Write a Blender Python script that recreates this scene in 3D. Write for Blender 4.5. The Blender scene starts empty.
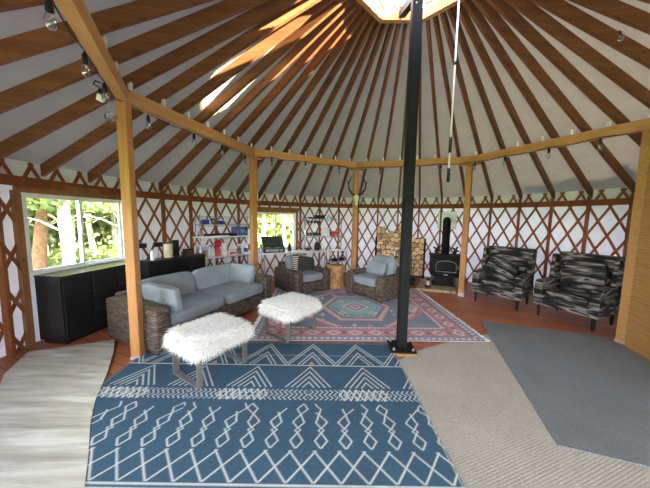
import bpy, bmesh, math, random
import numpy as np
from mathutils import Vector, Matrix
random.seed(7); rng = np.random.default_rng(7)
PI = math.pi
SC = bpy.context.scene; COL = SC.collection
V = Vector
def rad(d): return math.radians(d)
def pol(deg, r, z=0): return V((r*math.cos(rad(deg)), r*math.sin(rad(deg)), z))
def lin(r, g, b):
    f = lambda c: (c/255/12.92) if c/255 <= .04045 else ((c/255+.055)/1.055)**2.4
    return (f(r), f(g), f(b))

# ---------------------------------------------------------------- mesh builder
class MB:
    def __init__(s): s.v=[]; s.f=[]; s.m=[]; s.s=[]
    def add(s, vs, fs, mi=0, smooth=False):
        b=len(s.v); s.v+= [tuple(p) for p in vs]
        for f in fs: s.f.append([i+b for i in f]); s.m.append(mi); s.s.append(smooth)
        return s
    def box(s, c, size, rot=None, mi=0, bev=0, seg=1):
        bm=bmesh.new(); bmesh.ops.create_cube(bm, size=1)
        for v in bm.verts: v.co=V((v.co.x*size[0], v.co.y*size[1], v.co.z*size[2]))
        if bev: bmesh.ops.bevel(bm, geom=bm.edges[:]+bm.verts[:], offset=bev, segments=seg, profile=.5, affect='EDGES')
        R=rot if rot is not None else Matrix.Identity(3)
        bm.verts.index_update()
        s.add([R@v.co+V(c) for v in bm.verts], [[v.index for v in f.verts] for f in bm.faces], mi, bool(bev and seg>1)); bm.free(); return s
    def bb(s, lo, hi, **k):
        return s.box([(a+b)/2 for a,b in zip(lo,hi)], [b-a for a,b in zip(lo,hi)], **k)
    def bar(s, p0, p1, w, h, up=(0,0,1), mi=0, bev=0):
        p0=V(p0); p1=V(p1); x=(p1-p0); L=x.length; x.normalize()
        y=V(up).cross(x)
        if y.length<1e-4: y=V((1,0,0)).cross(x)
        y.normalize(); z=x.cross(y)
        return s.box((p0+p1)/2, (L,w,h), Matrix((x,y,z)).transposed(), mi, bev)
    def tube(s, pts, r, n=8, mi=0, cap=True):
        pts=[V(p) for p in pts]; vs=[]; fs=[]; prev=None
        rs=r if hasattr(r,'__len__') else [r]*len(pts)
        for i,p in enumerate(pts):
            d=(pts[min(i+1,len(pts)-1)]-pts[max(i-1,0)]).normalized()
            if prev is None:
                a=V((0,0,1)) if abs(d.z)<.9 else V((1,0,0)); a=(a-d*a.dot(d)).normalized()
            else: a=(prev-d*prev.dot(d)).normalized()
            prev=a; b=d.cross(a)
            for k in range(n):
                t=2*PI*k/n; vs.append(p+(a*math.cos(t)+b*math.sin(t))*rs[i])
        for i in range(len(pts)-1):
            for k in range(n):
                fs.append([i*n+k, i*n+(k+1)%n, (i+1)*n+(k+1)%n, (i+1)*n+k])
        s.add(vs, fs, mi, True)
        if cap:
            b=len(s.v)-len(vs)
            s.f.append([b+k for k in reversed(range(n))]); s.m.append(mi); s.s.append(False)
            e=b+(len(pts)-1)*n
            s.f.append([e+k for k in range(n)]); s.m.append(mi); s.s.append(False)
        return s
    def lathe(s, prof, c=(0,0,0), n=16, mi=0, R=None, smooth=True):
        R=R if R is not None else Matrix.Identity(3); vs=[]; fs=[]
        for r,z in prof:
            for k in range(n):
                t=2*PI*k/n; vs.append(R@V((max(r,1e-4)*math.cos(t), max(r,1e-4)*math.sin(t), z))+V(c))
        for i in range(len(prof)-1):
            for k in range(n): fs.append([i*n+k, i*n+(k+1)%n, (i+1)*n+(k+1)%n, (i+1)*n+k])
        fs.append([k for k in reversed(range(n))]); e=(len(prof)-1)*n; fs.append([e+k for k in range(n)])
        return s.add(vs, fs, mi, smooth)
    def prism(s, poly, z0, z1, mi=0):
        n=len(poly); ar=sum(poly[i][0]*poly[(i+1)%n][1]-poly[(i+1)%n][0]*poly[i][1] for i in range(n))
        if ar<0: poly=poly[::-1]
        vs=[(p[0],p[1],z0) for p in poly]+[(p[0],p[1],z1) for p in poly]
        fs=[list(range(n))[::-1], [n+i for i in range(n)]]+[[i,(i+1)%n,n+(i+1)%n,n+i] for i in range(n)]
        return s.add(vs, fs, mi)
    def cushion(s, c, size, R=None, e=6, pinch=.0, n=10, mi=0, lump=0.0):
        R=R if R is not None else Matrix.Identity(3)
        idx={}; vs=[]; fs=[]
        def vert(p):
            k=tuple(round(q,5) for q in p)
            if k in idx: return idx[k]
            d=V(p).normalized()
            sc=(abs(d.x)**e+abs(d.y)**e+abs(d.z)**e)**(-1/e); q=d*sc
            m=max(abs(q.x),abs(q.y))
            z=q.z*(1-pinch*m**3)
            if lump: z+= lump*math.sin(q.x*4.1+c[0]*9)*math.cos(q.y*3.3+c[1]*7)
            o=V((q.x*size[0]/2, q.y*size[1]/2, z*size[2]/2))
            idx[k]=len(vs); vs.append(R@o+V(c)); return idx[k]
        for ax in range(3):
            for sg in (-1,1):
                for i in range(n):
                    for j in range(n):
                        q=[]
                        for (a,b) in ((i,j),(i+1,j),(i+1,j+1),(i,j+1)):
                            p=[0,0,0]; p[ax]=sg; p[(ax+1)%3]=math.tan((2*a/n-1)*PI/4); p[(ax+2)%3]=math.tan((2*b/n-1)*PI/4); q.append(vert(p))
                        fs.append(q if sg>0 else q[::-1])
        return s.add(vs, fs, mi, True)
    def build(s, name, mats, parent=None, loc=None, rot=None):
        me=bpy.data.meshes.new(name); me.from_pydata(s.v, [], s.f)
        mats=mats if isinstance(mats,(list,tuple)) else [mats]
        for m in mats: me.materials.append(m)
        me.polygons.foreach_set('material_index', s.m); me.polygons.foreach_set('use_smooth', s.s)
        uv=me.uv_layers.new(name='UVMap'); nl=len(me.loops)
        co=np.empty(len(me.vertices)*3); me.vertices.foreach_get('co', co); co=co.reshape(-1,3)
        li=np.empty(nl, dtype=np.int32); me.loops.foreach_get('vertex_index', li)
        nr=np.empty(len(me.polygons)*3); me.polygons.foreach_get('normal', nr); nr=nr.reshape(-1,3)
        lt=np.empty(len(me.polygons), dtype=np.int32); me.polygons.foreach_get('loop_total', lt)
        dn=np.repeat(np.argmax(np.abs(nr)*np.array([1,1,1.02]),1), lt); p=co[li]
        out=np.where(dn[:,None]==0, p[:,[1,2]], np.where(dn[:,None]==1, p[:,[0,2]], p[:,[0,1]]))
        uv.data.foreach_set('uv', out.ravel().astype(np.float32))
        o=bpy.data.objects.new(name, me); COL.objects.link(o)
        if parent: o.parent=parent
        if loc is not None: o.location=loc
        if rot is not None: o.rotation_euler=rot
        return o
def tag(o, label, cat, group=None, kind=None):
    o['label']=label; o['category']=cat
    if group: o['group']=group
    if kind: o['kind']=kind
    return o
def empty(name, loc, rz, label, cat, group=None):
    o=bpy.data.objects.new(name, None); COL.objects.link(o); o.empty_display_size=.1
    o.location=loc; o.rotation_euler=(0,0,rz); return tag(o,label,cat,group)
def struct(o): o['kind']='structure'; return o
def dup(o, parent=None):
    c=o.copy(); COL.objects.link(c)
    if parent: c.parent=parent
    for ch in list(o.children): dup(ch, c)
    return c
def Rz(a): return Matrix.Rotation(a,3,'Z')
def Rx(a): return Matrix.Rotation(a,3,'X')
def Ry(a): return Matrix.Rotation(a,3,'Y')

# ---------------------------------------------------------------- materials
class N:
    def __init__(s, name):
        s.m=bpy.data.materials.new(name); s.m.use_nodes=True; s.t=s.m.node_tree; s.t.nodes.clear()
        s.out=s.n('ShaderNodeOutputMaterial')
    def n(s, t, **k):
        o=s.t.nodes.new(t)
        for a,b in k.items(): setattr(o,a,b)
        return o
    def l(s, a, b): s.t.links.new(a,b)
    def bsdf(s, color, rough=.6, metal=0, spec=.4):
        b=s.n('ShaderNodeBsdfPrincipled'); b.inputs['Roughness'].default_value=rough; b.inputs['Metallic'].default_value=metal
        b.inputs['Specular IOR Level'].default_value=spec
        if hasattr(color,'links'): s.l(color,b.inputs['Base Color'])
        else: b.inputs['Base Color'].default_value=(*color,1)
        s.l(b.outputs[0], s.out.inputs[0]); return b
    def coord(s, kind='Object', scale=(1,1,1), rot=(0,0,0)):
        c=s.n('ShaderNodeTexCoord'); m=s.n('ShaderNodeMapping'); m.inputs['Scale'].default_value=scale; m.inputs['Rotation'].default_value=rot
        s.l(c.outputs[kind], m.inputs[0]); return m.outputs[0]
    def noise(s, vec, scale=5, detail=4, rough=.55, dist=0):
        x=s.n('ShaderNodeTexNoise'); x.inputs['Scale'].default_value=scale; x.inputs['Detail'].default_value=detail
        x.inputs['Roughness'].default_value=rough; x.inputs['Distortion'].default_value=dist; s.l(vec,x.inputs['Vector']); return x.outputs['Fac']
    def wave(s, vec, scale=5, dist=1, detail=2, dr='X', dscale=1):
        x=s.n('ShaderNodeTexWave'); x.bands_direction=dr; x.inputs['Scale'].default_value=scale; x.inputs['Distortion'].default_value=dist
        x.inputs['Detail'].default_value=detail; x.inputs['Detail Scale'].default_value=dscale; s.l(vec,x.inputs['Vector']); return x.outputs['Fac']
    def ramp(s, fac, stops, interp='LINEAR'):
        r=s.n('ShaderNodeValToRGB'); r.color_ramp.interpolation=interp
        while len(r.color_ramp.elements)<len(stops): r.color_ramp.elements.new(.5)
        for e,(p,c) in zip(r.color_ramp.elements, stops): e.position=p; e.color=(*c,1)
        s.l(fac, r.inputs[0]); return r.outputs[0]
    def mix(s, fac, a, b, mode='MIX'):
        x=s.n('ShaderNodeMix', data_type='RGBA', blend_type=mode)
        for inp,val in ((x.inputs['Factor'],fac),(x.inputs['A'],a),(x.inputs['B'],b)):
            if hasattr(val,'links'): s.l(val,inp)
            elif isinstance(val,(int,float)): inp.default_value=val
            else: inp.default_value=(*val,1)
        return x.outputs['Result']
    def bump(s, b, h, strength=.3, dist=.01):
        x=s.n('ShaderNodeBump'); x.inputs['Strength'].default_value=strength; x.inputs['Distance'].default_value=dist
        s.l(h, x.inputs['Height']); s.l(x.outputs[0], b.inputs['Normal'])
def plain(name, rgb, rough=.5, metal=0, var=.12, spec=.4):
    k=N(name); c=lin(*rgb)
    f=k.noise(k.coord(), 9, 3); col=k.ramp(f, [(.3,tuple(x*(1-var) for x in c)),(.7,tuple(min(1,x*(1+var)) for x in c))])
    k.bsdf(col, rough, metal, spec); return k.m
def wood(name, dark, light, axis='X', rough=.6, sc=1.0, rot=(0,0,0)):
    k=N(name); s={'X':(1.2,14,14),'Y':(14,1.2,14),'Z':(14,14,1.2)}[axis]
    v=k.coord('Object', tuple(q*sc for q in s), rot)
    f=k.noise(v, 1.6, 6, .6, .8); g=k.noise(v, 6, 3)
    c=k.ramp(f, [(.25,lin(*dark)),(.55,tuple((a+b)/2 for a,b in zip(lin(*dark),lin(*light)))),(.78,lin(*light))])
    oi=k.n('ShaderNodeObjectInfo'); j=k.ramp(oi.outputs['Random'],[(0,(.86,.86,.86)),(1,(1.0,1.0,1.0))])
    c=k.mix(1.0,c,j,'MULTIPLY')
    kn=k.ramp(k.noise(k.coord('Object',(1,1,1)),7,1),[(.70,(1,1,1)),(.76,(.55,.5,.45))]); c=k.mix(.7,c,kn,'MULTIPLY')
    b=k.bsdf(c, rough,0,.3); k.bump(b,g,.12,.004); return k.m

M={}
M['rafter']=wood('rafter_wood',(104,64,42),(150,98,64),'X',.6)
M['stud']=wood('stud_wood',(120,68,38),(168,104,62),'Z',.6)
M['band']=wood('rail_wood',(116,62,40),(154,90,58),'Z',.6,.4)
M['post']=wood('post_wood',(172,118,72),(210,156,102),'Z',.5)
M['beam']=wood('beam_wood',(184,130,78),(216,166,110),'X',.5)
M['trim']=wood('trim_wood',(128,86,52),(172,122,78),'Z',.55)
M['lattice']=wood('lattice_wood',(142,84,54),(178,112,72),'Z',.6,.5)
M['pine']=wood('pine_wood',(164,120,72),(194,150,98),'X',.5)
M['panel']=None
def panel_mat():
    k=N('plywood_panel'); v=k.coord('Object',(.6,.6,7)); f=k.noise(v,2.2,6,.6,1.6)
    w=k.wave(k.coord('Object',(.25,.25,1)),9,6,3,'Z',1.5)
    c=k.ramp(f,[(.25,lin(150,110,62)),(.75,lin(190,148,94))]); c=k.mix(.35,c,k.ramp(w,[(0,lin(142,102,54)),(1,lin(192,150,98))]))
    b=k.bsdf(c,.55,0,.3); k.bump(b,w,.1,.004); return k.m
M['panel']=panel_mat()
def deck_mat():
    k=N('deck_boards'); a=rad(24)
    v=k.coord('Object',(1,1,1),(0,0,a))
    br=k.n('ShaderNodeTexBrick'); br.offset=.37; br.inputs['Scale'].default_value=1; br.inputs['Brick Width'].default_value=3.2; br.inputs['Row Height'].default_value=.14
    br.inputs['Mortar Size'].default_value=.004; br.inputs['Mortar Smooth'].default_value=.2
    br.inputs['Color1'].default_value=(*lin(180,108,72),1); br.inputs['Color2'].default_value=(*lin(158,92,62),1); br.inputs['Mortar'].default_value=(*lin(40,22,16),1)
    k.l(v,br.inputs['Vector'])
    g=k.noise(k.coord('Object',(1.4,22,1),(0,0,a)),2,5)
    c=k.mix(.55,br.outputs['Color'],k.ramp(g,[(.3,(.6,.6,.6)),(.7,(1.1,1.1,1.1))]),'MULTIPLY')
    b=k.bsdf(c,.42,0,.4); k.bump(b,br.outputs['Fac'],-.4,.006); return k.m
M['deck']=deck_mat()
def fabric_sheet(name, col, trans, bumpsc, bs):
    k=N(name); v=k.coord('Object')
    f=k.noise(v,bumpsc,5,.6,.6); c=lin(*col)
    cc=k.ramp(f,[(.3,tuple(x*.93 for x in c)),(.7,tuple(min(1,x*1.04) for x in c))])
    d=k.n('ShaderNodeBsdfDiffuse'); t=k.n('ShaderNodeBsdfTranslucent'); mx=k.n('ShaderNodeMixShader'); mx.inputs[0].default_value=trans
    k.l(cc,d.inputs[0]); k.l(k.mix(1,cc,(.94,.91,1.0),'MULTIPLY'),t.inputs[0]); k.l(d.outputs[0],mx.inputs[1]); k.l(t.outputs[0],mx.inputs[2]); k.l(mx.outputs[0],k.out.inputs[0])
    bp=k.n('ShaderNodeBump'); bp.inputs['Strength'].default_value=bs; bp.inputs['Distance'].default_value=.03; k.l(f,bp.inputs['Height'])
    k.l(bp.outputs[0],d.inputs['Normal']); k.l(bp.outputs[0],t.inputs['Normal']); return k.m
M['wall']=fabric_sheet('wall_fabric',(232,234,246),.05,3,.25)
M['roof']=fabric_sheet('roof_liner',(170,168,166),.012,4,1.0)
def glass(name, tint=(.97,.99,.98), refl=.06, rough=.0):
    k=N(name); t=k.n('ShaderNodeBsdfTransparent'); t.inputs[0].default_value=(*tint,1); g=k.n('ShaderNodeBsdfGlossy'); g.inputs['Roughness'].default_value=rough
    fr=k.n('ShaderNodeLayerWeight'); fr.inputs[0].default_value=.25; mp=k.n('ShaderNodeMath',operation='MULTIPLY_ADD'); mp.inputs[1].default_value=.35; mp.inputs[2].default_value=refl
    k.l(fr.outputs['Fresnel'],mp.inputs[0]); mx=k.n('ShaderNodeMixShader'); k.l(mp.outputs[0],mx.inputs[0]); k.l(t.outputs[0],mx.inputs[1]); k.l(g.outputs[0],mx.inputs[2]); k.l(mx.outputs[0],k.out.inputs[0]); return k.m
M['glass']=glass('window_glass',(.97,.99,.98),.01); M['dome']=glass('dome_acrylic',(.93,.96,1),.02,.05); M['bulb']=glass('bulb_glass',(.85,.88,.9),.25); M['bottleglass']=glass('clear_plastic',(.8,.85,.88),.2)
M['vinyl']=plain('white_vinyl',(232,236,236),.4)
M['steel_black']=plain('black_painted_steel',(22,23,26),.6,.0,.2,.2)
M['iron']=plain('black_cast_iron',(30,30,32),.65,.0,.3,.2)
M['galv']=plain('galvanized_steel',(176,182,176),.35,.7)
M['chrome']=plain('bright_metal',(225,228,230),.25,.6)
M['dresser']=wood('dresser_black',(26,26,29),(44,44,47),'Y',.3,.6)
M['white']=plain('white_plastic',(234,236,238),.45)
M['table_white']=plain('white_table_top',(232,234,236),.4)
M['dark']=plain('dark_plastic',(30,31,34),.4)
M['darkgreen']=plain('camp_stove_green',(38,50,48),.35)
M['cream']=plain('cream_paper',(226,214,182),.8)
M['blue']=plain('blue_carton',(46,112,196),.5,0,.3)
M['blue2']=plain('deep_blue_plastic',(36,70,170),.4)
M['red']=plain('red_plastic',(190,30,50),.4); M['redw']=plain('pink_red_label',(214,92,92),.5,0,.3)
M['yellow']=plain('yellow_label',(222,184,50),.5); M['purple']=plain('pale_purple_bin',(176,172,204),.4)
M['greyplastic']=plain('grey_plastic',(150,152,156),.5); M['green']=plain('green_plastic',(90,140,60),.5)
M['brownbox']=plain('brown_box',(92,66,50),.6); M['bone']=plain('bleached_bone',(238,230,212),.6); M['antler']=plain('dark_antler',(66,52,42),.6)
M['tanstone']=None
def stone_mat():
    k=N('hearth_tile'); v=k.coord('Object'); br=k.n('ShaderNodeTexBrick'); br.offset=.5; br.inputs['Scale'].default_value=1; br.inputs['Brick Width'].default_value=.42; br.inputs['Row Height'].default_value=.28; br.inputs['Mortar Size'].default_value=.006
    br.inputs['Color1'].default_value=(*lin(196,172,138),1); br.inputs['Color2'].default_value=(*lin(178,154,122),1); br.inputs['Mortar'].default_value=(*lin(92,80,68),1); k.l(v,br.inputs['Vector'])
    c=k.mix(.5,br.outputs['Color'],k.ramp(k.noise(v,7,5),[(.3,(.7,.7,.7)),(.7,(1.1,1.1,1.1))]),'MULTIPLY'); k.bsdf(c,.5); return k.m
M['stone']=stone_mat()
def wicker_mat():
    k=N('brown_wicker'); v=k.coord('UV',(1,1,1))
    br=k.n('ShaderNodeTexBrick'); br.offset=.5; br.inputs['Scale'].default_value=1; br.inputs['Brick Width'].default_value=.075; br.inputs['Row Height'].default_value=.022; br.inputs['Mortar Size'].default_value=.0035; br.inputs['Mortar Smooth'].default_value=.6
    br.inputs['Color1'].default_value=(*lin(128,114,104),1); br.inputs['Color2'].default_value=(*lin(76,66,60),1); br.inputs['Mortar'].default_value=(*lin(36,30,28),1); k.l(v,br.inputs['Vector'])
    nz=k.noise(k.coord('UV',(9,40,1)),2,3)
    c=k.mix(.6,br.outputs['Color'],k.ramp(nz,[(.3,(.6,.58,.56)),(.7,(1.15,1.12,1.1))]),'MULTIPLY')
    b=k.bsdf(c,.6,0,.3); k.bump(b,br.outputs['Fac'],-.8,.006); return k.m
M['wicker']=wicker_mat()
def cloth(name, rgb, sc=220, var=.1, rough=.9):
    k=N(name); v=k.coord('UV'); f=k.noise(v,sc,2); g=k.noise(v,5,4); c=lin(*rgb)
    cc=k.ramp(g,[(.3,tuple(x*(1-var) for x in c)),(.7,tuple(x*(1+var) for x in c))]); b=k.bsdf(cc,rough,0,.2); k.bump(b,f,.25,.003); return k.m
M['cushion']=cloth('grey_blue_canvas',(140,149,158)); M['plaid_dark']=None
def plaid():
    k=N('dark_plaid_cloth'); v=k.coord('UV'); s=k.n('ShaderNodeSeparateXYZ'); k.l(v,s.inputs[0])
    a=k.wave(v,6,.3,1,'X'); b2=k.wave(v,8,.3,1,'Y')
    c=k.ramp(a,[(.0,lin(48,46,46)),(.6,lin(60,58,56)),(.95,lin(80,76,70))]); c=k.mix(.5,c,k.ramp(b2,[(0,lin(42,42,42)),(.75,lin(56,54,52)),(.97,lin(96,90,80))]))
    b=k.bsdf(c,.9,0,.2); return k.m
M['plaid_dark']=plaid()
def striped_throw():
    k=N('striped_throw'); v=k.coord('UV'); w=k.wave(v,7,.2,1,'Y')
    c=k.ramp(w,[(.0,lin(60,54,52)),(.45,lin(120,98,84)),(.55,lin(214,206,196)),(1,lin(220,214,206))]); k.bsdf(c,.9,0,.2); return k.m
M['throw']=striped_throw()
def zebra():
    k=N('black_grey_streak_fabric')
    v=k.coord('UV',(2.4,13,1)); f=k.noise(v,1.0,2,.5,.4); w=k.noise(k.coord('UV',(1.2,50,1)),1.3,2)
    c=k.ramp(f,[(.40,lin(20,20,22)),(.47,lin(44,44,46)),(.54,lin(112,108,104)),(.62,lin(164,160,154)),(.67,lin(50,50,52))])
    c=k.mix(.45,c,k.ramp(w,[(.4,(.35,.35,.35)),(.62,(1.2,1.2,1.2))]),'MULTIPLY')
    b=k.bsdf(c,.75,0,.3); return k.m
M['zebra']=zebra()
def fur():
    k=N('white_fur'); oi=k.noise(k.coord(),26,3); c=k.ramp(oi,[(.3,lin(232,230,228)),(.7,lin(252,251,250))]); k.bsdf(c,.8,0,.2); return k.m
M['fur']=fur()
M['greywood']=wood('grey_metal_legs',(92,92,94),(136,134,132),'Z',.4,.5)
M['leg_black']=plain('black_chair_leg',(18,17,17),.4)
def rug_attr(name, rough=.95, bs=.4):
    k=N(name); a=k.n('ShaderNodeAttribute'); a.attribute_name='pattern'
    v=k.coord('Object'); f=k.noise(v,160,2); g=k.noise(v,4,4)
    c=k.mix(.35,a.outputs['Color'],k.ramp(g,[(.3,(.72,.72,.72)),(.7,(1.15,1.15,1.15))]),'MULTIPLY')
    c=k.mix(.35,c,k.ramp(f,[(.3,(.6,.6,.6)),(.7,(1.2,1.2,1.2))]),'MULTIPLY')
    b=k.bsdf(c,rough,0,.1); k.bump(b,f,bs,.004); return k.m
M['rug']=rug_attr('woven_rug')
def carpet(name, rgb, sc, ang, herring=False):
    k=N(name); v=k.coord('Object',(1,1,1),(0,0,ang)); c=lin(*rgb)
    if herring:
        s=k.n('ShaderNodeSeparateXYZ'); k.l(v,s.inputs[0])
        m1=k.n('ShaderNodeMath',operation='PINGPONG'); m1.inputs[1].default_value=.30; k.l(s.outputs[0],m1.inputs[0])
        ad=k.n('ShaderNodeMath',operation='MULTIPLY_ADD'); ad.inputs[1].default_value=1.0; k.l(m1.outputs[0],ad.inputs[0]); k.l(s.outputs[1],ad.inputs[2])
        cb=k.n('ShaderNodeCombineXYZ'); k.l(ad.outputs[0],cb.inputs[0]); w=k.wave(cb.outputs[0],sc,.6,2,'X')
    else:
        w=k.wave(v,sc,5,3,'X',6)
    n1=k.noise(v,90,2); n2=k.noise(v,2.2,5)
    cc=k.ramp(w,[(.1,tuple(x*.88 for x in c)),(.7,tuple(x*1.04 for x in c))])
    cc=k.mix(.6,cc,k.ramp(n1,[(.3,(.7,.7,.7)),(.7,(1.2,1.2,1.2))]),'MULTIPLY'); cc=k.mix(.5,cc,k.ramp(n2,[(.3,(.82,.82,.82)),(.7,(1.1,1.1,1.1))]),'MULTIPLY')
    b=k.bsdf(cc,.95,0,.1); k.bump(b,w,.35,.006); return k.m
M['lightcarpet']=carpet('beige_grey_carpet',(178,170,160),17,rad(70)); M['darkcarpet']=carpet('charcoal_woven_rug',(122,126,130),11,rad(-20),True)
def plankmat():
    k=N('grey_plank_vinyl'); a=rad(-33); f=k.noise(k.coord('Object',(.9,6.5,1),(0,0,a)),1.5,5,.6,.5)
    g=k.noise(k.coord('Object',(2,60,1),(0,0,a)),1.5,3)
    c=k.ramp(f,[(.28,lin(142,134,124)),(.5,lin(188,182,173)),(.68,lin(220,216,210))]); c=k.mix(.25,c,k.ramp(g,[(.3,(.7,.7,.7)),(.7,(1.1,1.1,1.1))]),'MULTIPLY')
    s=k.noise(k.coord('Object',(1,1,1)),5,1); c=k.mix(1,c,k.ramp(s,[(.74,(1,1,1)),(.78,(.6,.57,.54))]),'MULTIPLY')
    k.bsdf(c,.35,0,.4); return k.m
M['plankmat']=plankmat()
def bark_mat(name, a, b, sc):
    k=N(name); f=k.noise(k.coord('Object',sc),3,6,.65,.6); c=k.ramp(f,[(.3,lin(*a)),(.7,lin(*b))]); bb=k.bsdf(c,.85,0,.2); k.bump(bb,f,.5,.02); return k.m
M['bark']=bark_mat('log_bark',(84,64,48),(136,108,82),(6,30,30)); M['stump']=bark_mat('stump_wood',(130,92,58),(226,184,132),(9,9,2.2))
def logend():
    k=N('cut_log_end'); f=k.noise(k.coord('Object',(3,30,30)),1.2,4); oi=k.n('ShaderNodeObjectInfo')
    c=k.ramp(f,[(.3,lin(212,176,134)),(.7,lin(244,220,182))]); c=k.mix(1,c,k.ramp(oi.outputs['Random'],[(0,(.42,.34,.28)),(.25,(.70,.60,.50)),(.6,(1,.93,.84)),(1,(1.1,1.08,1.05))]),'MULTIPLY'); k.bsdf(c,.8,0,.2); return k.m
M['logend']=logend()
M['aspen']=bark_mat('aspen_bark',(150,146,132),(226,224,212),(3,3,1)); M['brownbark']=bark_mat('brown_bark',(80,58,40),(130,98,70),(5,5,1))
def leaf():
    k=N('leaf_green'); oi=k.noise(k.coord('Object'),3,2); c=k.ramp(oi,[(.3,lin(92,112,66)),(.7,lin(150,162,114))])
    d=k.n('ShaderNodeBsdfDiffuse'); t=k.n('ShaderNodeBsdfTranslucent'); mx=k.n('ShaderNodeMixShader'); mx.inputs[0].default_value=.45
    k.l(c,d.inputs[0]); k.l(c,t.inputs[0]); k.l(d.outputs[0],mx.inputs[1]); k.l(t.outputs[0],mx.inputs[2]); k.l(mx.outputs[0],k.out.inputs[0]); return k.m
M['leaf']=leaf()
def grassm():
    k=N('meadow_grass'); f=k.noise(k.coord('Object'),2.5,6); c=k.ramp(f,[(.3,lin(92,122,58)),(.7,lin(134,158,84))]); k.bsdf(c,.9,0,.1); return k.m
M['grass']=grassm()

# ---------------------------------------------------------------- yurt dimensions
RW=4.62; SL=.555; RR=3.106
def rbot(r): return 2.115+SL*(4.57-r)                  # underside of the rafters at radius r
ANG=[176.53-7.2*k for k in range(-5,29)]
W1=(163.7,180.3,.875,1.87); W2=(113.4,128.0,.77,1.76); W3=(201,223,.75,1.95); W4=(283,305,.75,1.95); D1=(241,276,0,2.05)
HOLES=[W1,W2,W3,W4,D1]
# floor
mb=MB(); n=96
mb.prism([tuple(pol(i*360/n,4.75)[:2]) for i in range(n)],-.12,0)
struct(mb.build('floor',M['deck']))
# fabric walls (four arcs with openings)
def wall_arc(name,a0,a1):
    mb=MB(); cuts=set(); a=a0
    while a<a1-.01: cuts.add(round(a,3)); a+=3.6
    cuts.add(a1)
    zs={0,2.247}
    for h in HOLES:
        for q in h[:2]:
            for qq in (q,q-360,q+360):
                if a0<qq<a1: cuts.add(round(qq,3))
        zs|={h[2],h[3]}
    cuts=sorted(cuts); zs=sorted(zs); vs=[]; fs=[]
    for c in cuts:
        for z in zs: vs.append(pol(c,RW,z))
    nz=len(zs)
    for i in range(len(cuts)-1):
        for j in range(nz-1):
            m=(cuts[i]+cuts[i+1])/2; zm=(zs[j]+zs[j+1])/2
            if any(any(h[0]<mm<h[1] for mm in (m,m-360,m+360)) and h[2]<zm<h[3] for h in HOLES): continue
            fs.append([i*nz+j,i*nz+j+1,(i+1)*nz+j+1,(i+1)*nz+j])
    mb.add(vs,fs,0,True); return struct(mb.build(name,M['wall']))
wall_arc('wall_right',-45,45); wall_arc('wall_back',45,135); wall_arc('wall_left',135,225); wall_arc('wall_front',225,315)
# roof liner cone
mb=MB(); rs=[4.78,4.62,4.2,3.4,2.6,1.8,1.2,.70]; vs=[];fs=[]; n=100
for r in rs:
    for i in range(n): vs.append(pol(i*3.6+.05,r,rbot(r)+.160))
for j in range(len(rs)-1):
    for i in range(n): fs.append([j*n+i,j*n+(i+1)%n,(j+1)*n+(i+1)%n,(j+1)*n+i])
mb.add(vs,fs,0,True)
for i in range(n):                                     # valance hanging outside the eaves
    a,b=i*3.6+.05,(i+1)*3.6+.05; z=rbot(4.78)+.160; mb.add([pol(a,4.78,z),pol(b,4.78,z),pol(b,4.78,z-.10),pol(a,4.78,z-.10)],[[3,2,1,0]],0,True)
struct(mb.build('ceiling',M['roof']))

# lattice wall
def hole(a,z,pad=0):
    for h in HOLES:
        for aa in (a,a+360,a-360):
            if h[0]-pad<aa<h[1]+pad and (-1 if h is W1 else h[2]-.06)<z<h[3]+.05: return True
    return False
mb=MB(); P=3.6; H=.535; ztop=2.232; NS=8
for sgn,rr in ((1,4.565),(-1,4.585)):
    for k in range(100):
        st=k*P+176.53+1.8; steps=32; z0=.0
        prev=None
        for i in range(steps+1):
            z=ztop*i/steps; a=st+sgn*(z-2.185)/H*P
            p=pol(a%360,rr,z)
            if prev is not None:
                am=(a+pa)/2; zm=(z+pz)/2
                if not hole(am%360,zm): mb.bar(prev,p,.010,.040,up=pol(a,1,0).cross(p-prev))
            prev=p; pa=a; pz=z
struct(mb.build('wall_lattice',M['lattice']))
# studs under the rafters
GST=None
for a in ANG:
    if any(h[0]-1.2<x<h[1]+1.2 for h in HOLES for x in (a,a+360)): continue
    if GST is None:
        m0=MB().bb((-.035,-.02,0),(.035,.02,2.12)).build('wall_stud',M['stud']); GST=m0; o=m0
    else: o=m0.copy(); COL.objects.link(o)
    o.location=pol(a,4.525); o.rotation_euler=(0,0,rad(a)); tag(o,'upright brown wooden stud standing against the lattice wall','stud','wall studs',None); o['kind']='structure'
# dark rail round the top of the lattice
mb=MB()
for i in range(100):
    if D1[0]<(i*3.6+1.8)%360<D1[1]: continue
    p0=pol(i*3.6,4.475); p1=pol((i+1)*3.6,4.475); mb.bar(p0+V((0,0,1.99)),p1+V((0,0,1.99)),.022,.115)
o=struct(mb.build('trim_1',M['band']))
# rafters
mb=MB(); r0,r1=.665,4.60; hgt=.145
for w in (1,):
    vs=[(r0,-.020,rbot(r0)),(r1,-.020,rbot(r1)),(r1,-.020,rbot(r1)+hgt),(r0,-.020,rbot(r0)+hgt),(r0,.020,rbot(r0)),(r1,.020,rbot(r1)),(r1,.020,rbot(r1)+hgt),(r0,.020,rbot(r0)+hgt)]
    mb.add(vs,[[0,1,2,3],[7,6,5,4],[0,4,5,1],[3,2,6,7],[0,3,7,4],[1,5,6,2]])
raf=mb.build('rafter',M['rafter'])
for i,a in enumerate(ANG):
    o=raf if i==0 else raf.copy()
    if i: COL.objects.link(o)
    o.rotation_euler=(0,0,rad(a)); tag(o,'brown wooden rafter rising from the wall rail to the skylight ring','rafter','roof rafters')

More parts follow.
